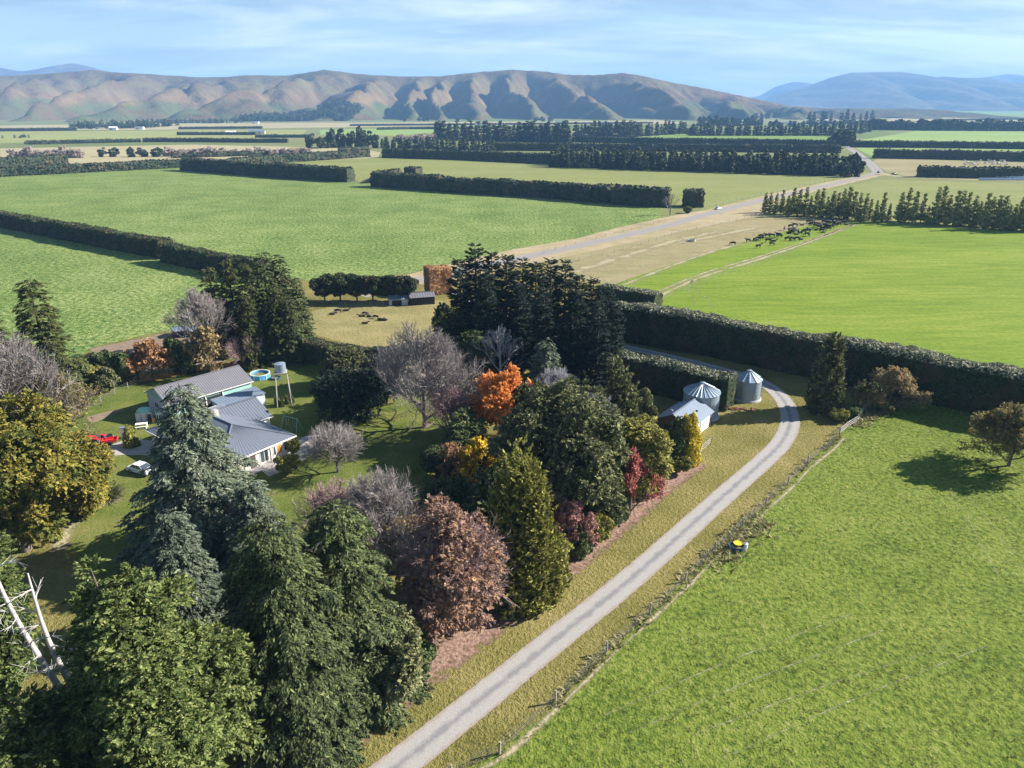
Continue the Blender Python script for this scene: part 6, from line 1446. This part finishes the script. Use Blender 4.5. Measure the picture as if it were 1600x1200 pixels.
# ================================================================ ANIMALS
COW = [animal_mesh('cow_graze', 'graze', M['cow']), animal_mesh('cow_stand', 'stand', M['cow']), animal_mesh('cow_lie', 'lie', M['cow'])]
CX = [(182, 382, 0), (355, 350, 1), (435, 340, 0), (470, 328, 1), (505, 300, 0), (495, 325, 0), (470, 415, 1), (572, 295, 1), (628, 290, 1), (580, 350, 1), (640, 340, 2), (622, 385, 0), (700, 285, 1), (715, 298, 0), (765, 215, 1), (800, 330, 0), (852, 330, 1), (838, 185, 1), (888, 172, 1), (815, 250, 2), (870, 222, 1), (880, 235, 0), (910, 328, 0), (955, 318, 2), (925, 242, 1), (945, 240, 2), (905, 262, 2), (968, 155, 2), (985, 250, 1), (1005, 212, 2), (1030, 215, 0), (1035, 240, 1), (1045, 280, 1), (1025, 275, 0), (1040, 135, 1), (1060, 140, 2), (1090, 150, 0), (1075, 128, 1), (1120, 180, 1), (1135, 175, 0), (1125, 212, 2), (1150, 160, 1), (1175, 155, 2), (1190, 235, 1), (1205, 240, 2), (1215, 130, 1), (1230, 170, 0), (1245, 195, 1), (1255, 160, 2), (1270, 140, 1), (1285, 185, 1), (1300, 190, 0), (1310, 120, 1), (1325, 150, 2), (1340, 110, 1), (1350, 155, 0), (1370, 150, 1), (1385, 160, 1), (1395, 110, 0), (1380, 130, 2), (1420, 120, 1), (1440, 140, 0), (1455, 100, 1), (1475, 150, 2), (1300, 150, 1), (1200, 190, 2), (1265, 205, 0), (1110, 150, 1), (1165, 185, 0), (1225, 150, 2), (850, 250, 0), (830, 225, 1)]
rg = random.Random(12)
for i, (zx, zy, p_) in enumerate(CX):
    px, py = 1120+zx/7.27, 331+zy/7.27; x, y = g(px, py)
    lb = 'black cow grazing among the herd behind the worn wheel tracks' if p_ == 0 else 'black cow standing among the herd behind the worn wheel tracks' if p_ == 1 else 'black cow lying among the herd behind the worn wheel tracks'
    if i == 0: lb = 'black cow grazing alone at the left end of the herd'
    if i == 6: lb = 'black cow standing apart below the left part of the herd'
    link('cow', COW[p_], None, (x, y, 0), rg.choice((0, .3, -.3, 3.0, 3.4, 2.6, 1.2)), rg.uniform(1.15, 1.3), label=lb, cat='cow', group='black cattle herd')
SHP = [animal_mesh('calf_lie', 'lie', M['calf'], 1.0, .7), animal_mesh('calf_graze', 'graze', M['calf'], 1.0, .75)]
for i, (zx, zy, lb) in enumerate([(475, 528, 'leftmost dark calf in the rough paddock'), (515, 515, 'second dark calf in the rough paddock'), (562, 505, 'dark calf nearest the shade in the rough paddock'), (665, 540, 'dark calf in the middle of the rough paddock'), (682, 530, 'dark calf touching the middle one'), (710, 542, 'dark calf right of the middle pair'), (680, 585, 'dark calf lowest in the rough paddock'), (750, 552, 'small dark calf right of the middle'), (775, 562, 'dark calf second from the right'), (803, 565, 'rightmost dark calf in the rough paddock')]):
    x, y = g(400+zx/4, 360+zy/4); link('calf', SHP[i % 3 == 1], None, (x, y, 0), rg.uniform(-.5, .5)+(3.1 if i % 2 else 0), rg.uniform(.85, 1.0), label=lb, cat='calf', group='dark calves in the rough paddock')
SH2 = animal_mesh('sheep', 'graze', M['sheep'], 1.5, .75)
for i in range(44):
    px = rg.uniform(1506, 1574); py = rg.uniform(251.5, 259.5) ; x, y = g(px, py)
    link('sheep', SH2, None, (x, y, 0), rg.uniform(0, 6.28), rg.uniform(1.1, 1.3), label='cream sheep in the flock behind the dark hedge at the far right', cat='sheep', group='cream sheep flock')
# ---- wrapped bales
bm_ = MB(); bm_.tube((-.65, 0, .65), (.65, 0, .65), .66, n=16); BALE = bm_.mesh('wrapped_bale', M['bale'])
for r_ in range(2):
    for k in range(26):
        px = 1532+k*3.0+r_*1.2; py = 281.5-r_*3.2+(k*0.02); x, y = g(px, py)
        link('wrapped_bale', BALE, None, (x, y, 0), rg.uniform(1.3, 1.8), 1.25, label='pale blue wrapped bale in the %s row at the right edge' % ('near', 'back')[r_], cat='bale', group='wrapped bales')
# ---- far buildings
def far_house(px, py, L, W, h, hr, wm, rm, ang, label):
    x, y = g(px, py); root = empty('farm_building', (x, y, 0), ang, label=label, cat='farm building', group=None)
    part(root, 'wall', M[wm], lambda mb: mb.add([(0, 0, 0), (L, 0, 0), (L, W, 0), (0, W, 0), (0, 0, h), (L, 0, h), (L, W, h), (0, W, h), (0, W/2, hr), (L, W/2, hr)], [(0, 1, 5, 4), (2, 3, 7, 6), (0, 4, 8, 7, 3), (1, 2, 6, 9, 5)]))
    part(root, 'roof', M[rm], lambda mb: mb.add([(-.5, -.5, h-.1), (L+.5, -.5, h-.1), (L+.5, W/2, hr+.15), (-.5, W/2, hr+.15), (L+.5, W+.5, h-.1), (-.5, W+.5, h-.1)], [(0, 1, 2, 3), (3, 2, 4, 5)]))
    part(root, 'door', M['black'], lambda mb: mb.box(L*.2, L*.35, -.05, -.01, 0, h*.7))
for a in [(1284, 191, 20, 14, 6, 9, 'white', 'white', .1, 'bright white farm building below the tall pointed trees'), (1211, 193, 60, 16, 4, 6, 'white', 'rooflight', 0, 'long low pale sheds left of the tall pointed trees'),
          (170, 203, 16, 10, 5, 7, 'white', 'white', .1, 'small white house in front of the dark wood below the hills'), (211, 202, 18, 9, 4, 6, 'white', 'rooflight', 0, 'small white shed right of the dark wood below the hills'),
          (352, 210, 18, 9, 4, 6, 'white', 'white', .1, 'white shed between the two thin dark hedges'), (388, 209, 24, 10, 5, 7, 'white', 'rooflight', .1, 'longer white building right of the white shed'), (402, 209, 14, 9, 4, 6, 'cream', 'rooflight', .1, 'small cream building beside the longer white one'),
          (742, 199, 30, 14, 8, 12, 'white', 'roofpurple', 0, 'pale house with a mauve roof behind the tall belt'), (935, 195, 26, 12, 7, 9, 'white', 'rooflight', 0, 'pale shed above the far belt left of the gap'),
          (868, 194, 20, 10, 6, 8, 'white', 'rooflight', 0, 'pale shed behind the tall belt near the clump trees'), (1075, 180, 20, 10, 5, 7, 'white', 'white', 0, 'tiny white building at the right end of the hills'),
          (393, 193, 20, 10, 4, 6, 'white', 'rooflight', 0, 'tiny white building at the edge of the pine forest'), (1168, 185, 22, 12, 6, 8, 'white', 'rooflight', 0, 'tiny pale building beside the far grove')]: far_house(*a)
for px, py, c_, lb in ((892, 222, 'cypress', 'pale yellow-green young tree in the gap of the far belts, nearer one'), (1075, 212, 'cypress', 'pale yellow-green tree filling the gap between the far belts'), (1402, 230, 'cypress', 'pale green bush in front of the long hedge right of the crossroads')):
    x, y = g(px, py); pm = merged(broadleaf('gap_tree', 8, 3.4, M[c_], 500, 0, 1.0, 14, 1.3, seed=170), 'gap_tree'); plant1(pm, x, y, 11 if py > 215 else 14, lb, 'tree', 'broadleaf_tree')
def mast():
    Y = 3950; v = (110-600)/FPX; f = math.cos(PITCH)-v*math.sin(PITCH); x = (797-800)/FPX*Y/f; z = hill_z(x, Y)
    root = empty('radio_mast', (x, Y, z), 0, label='thin radio mast on the crest of the hills', cat='mast')
    for a in range(3):
        c, s = 1.6*math.cos(a*2.1), 1.6*math.sin(a*2.1); part(root, 'leg', M['iron'], lambda mb: mb.tube((c, s, -2), (c*.3, s*.3, 26), .5, .35, 5))
    part(root, 'brace', M['iron'], lambda mb: [mb.tube((1.4, 0, k*4), (-1.0, 1.0, k*4+4), .2, n=4) for k in range(6)])
mast()
# ================================================================ GRASS
def in_frame(x, y, m=1.0):
    d = CAMH*math.sin(PITCH)+y*math.cos(PITCH); return abs(x) < d*0.74*m
def tufts(name, N_, poly, mat, size, label, seed, hf=1.0, line=None, width=1.0, pw=1.0):
    rng = np.random.default_rng(seed)
    if line:
        P = np.array([g(*p) for p in line]); S = np.r_[0, np.cumsum(np.linalg.norm(np.diff(P, axis=0), axis=1))]
        t = rng.uniform(0, S[-1], N_); cl = (vnoise(t*0.35, t*0, seed) > rng.uniform(-1.2, .6, N_)); t = t[cl]
        X = np.interp(t, S, P[:, 0])+rng.normal(0, width, len(t)); Y = np.interp(t, S, P[:, 1])+rng.normal(0, width*.7, len(t))
    else:
        q = np.array([g(*p) for p in poly]); lo, hi = q.min(0), q.max(0)
        X = rng.uniform(lo[0], hi[0], N_*3); Y = lo[1]+(hi[1]-lo[1])*rng.uniform(0, 1, N_*3)**pw
        ins = np.zeros(len(X), bool)
        for (x1, y1), (x2, y2) in zip(q, np.roll(q, -1, 0)):
            c = ((y1 > Y) != (y2 > Y)) & (X < (x2-x1)*(Y-y1)/((y2-y1)+1e-9)+x1); ins ^= c
        ins &= np.abs(X) < (CAMH*math.sin(PITCH)+Y*math.cos(PITCH))*0.76
        ins &= vnoise(X*.5, Y*.5, seed)+.5*vnoise(X*1.9, Y*1.9, seed+1) > rng.uniform(-1.0, .8, len(X))
        X, Y = X[ins][:N_], Y[ins][:N_]
    n = len(X); k = 5; bl = []
    a = rng.uniform(0, 6.28, (n, k)); s = size*rng.uniform(.5, 1.4, (n, 1)); w = s*.22
    L = s*rng.uniform(.7, 1.3, (n, k)); el = rng.uniform(.25, 1.0, (n, k))
    x0 = X[:, None]+np.cos(a)*s*.3; y0 = Y[:, None]+np.sin(a)*s*.3
    x1 = x0+np.cos(a)*np.cos(el)*L; y1 = y0+np.sin(a)*np.cos(el)*L; z1 = .04+np.sin(el)*L*hf
    dx, dy = -np.sin(a)*w, np.cos(a)*w
    V = np.stack([np.stack([x0-dx, y0-dy, 0*x0+.02], -1), np.stack([x0+dx, y0+dy, 0*x0+.02], -1), np.stack([x1+dx*.3, y1+dy*.3, z1], -1), np.stack([x1-dx*.3, y1-dy*.3, z1], -1)], 2).reshape(-1, 3)
    link(name, npmesh(name, V, np.arange(len(V)).reshape(-1, 4), M[mat]), label=label, cat='grass', kind='stuff')
tufts('tussock_grass', 700, None, 'tussock', .40, 'bleached tussocks along the wire fence beside the driveway', 1, 1.0, FR_, .36)
ribbon('dry_fence_strip', [g(a_+7, b_+5) for a_, b_ in FR_], 0.9, Z4, M['worn'], 8)
tufts('tussock_grass', 350, None, 'tussock', .42, 'bleached tussocks around the yellow tub', 2, 1.0, [(1120, 880), (1190, 815)], 1.3)
tufts('tussock_grass', 1200, None, 'tussock', .4, 'rough grass below the tan-leaved tree', 3, 1.0, [(1330, 665), (1380, 640), (1400, 632)], 1.2)
tufts('pasture_grass', 7000, [(735, 1230), (868, 1100), (1015, 960), (1160, 826), (1312, 680), (1420, 640), (1640, 680), (1640, 1240)], 'tuft', .17, 'clumpy green grass of the near pasture', 4, .55, pw=1.2)
#tufts('verge_grass', 20000, [(480, 1230), (660, 1060), (880, 900), (1085, 735), (1200, 660), (1320, 668), (1160, 820), (948, 1020), (700, 1230)], 'vtuft', .2, 'dry grass of the driveway verges', 5, .6)
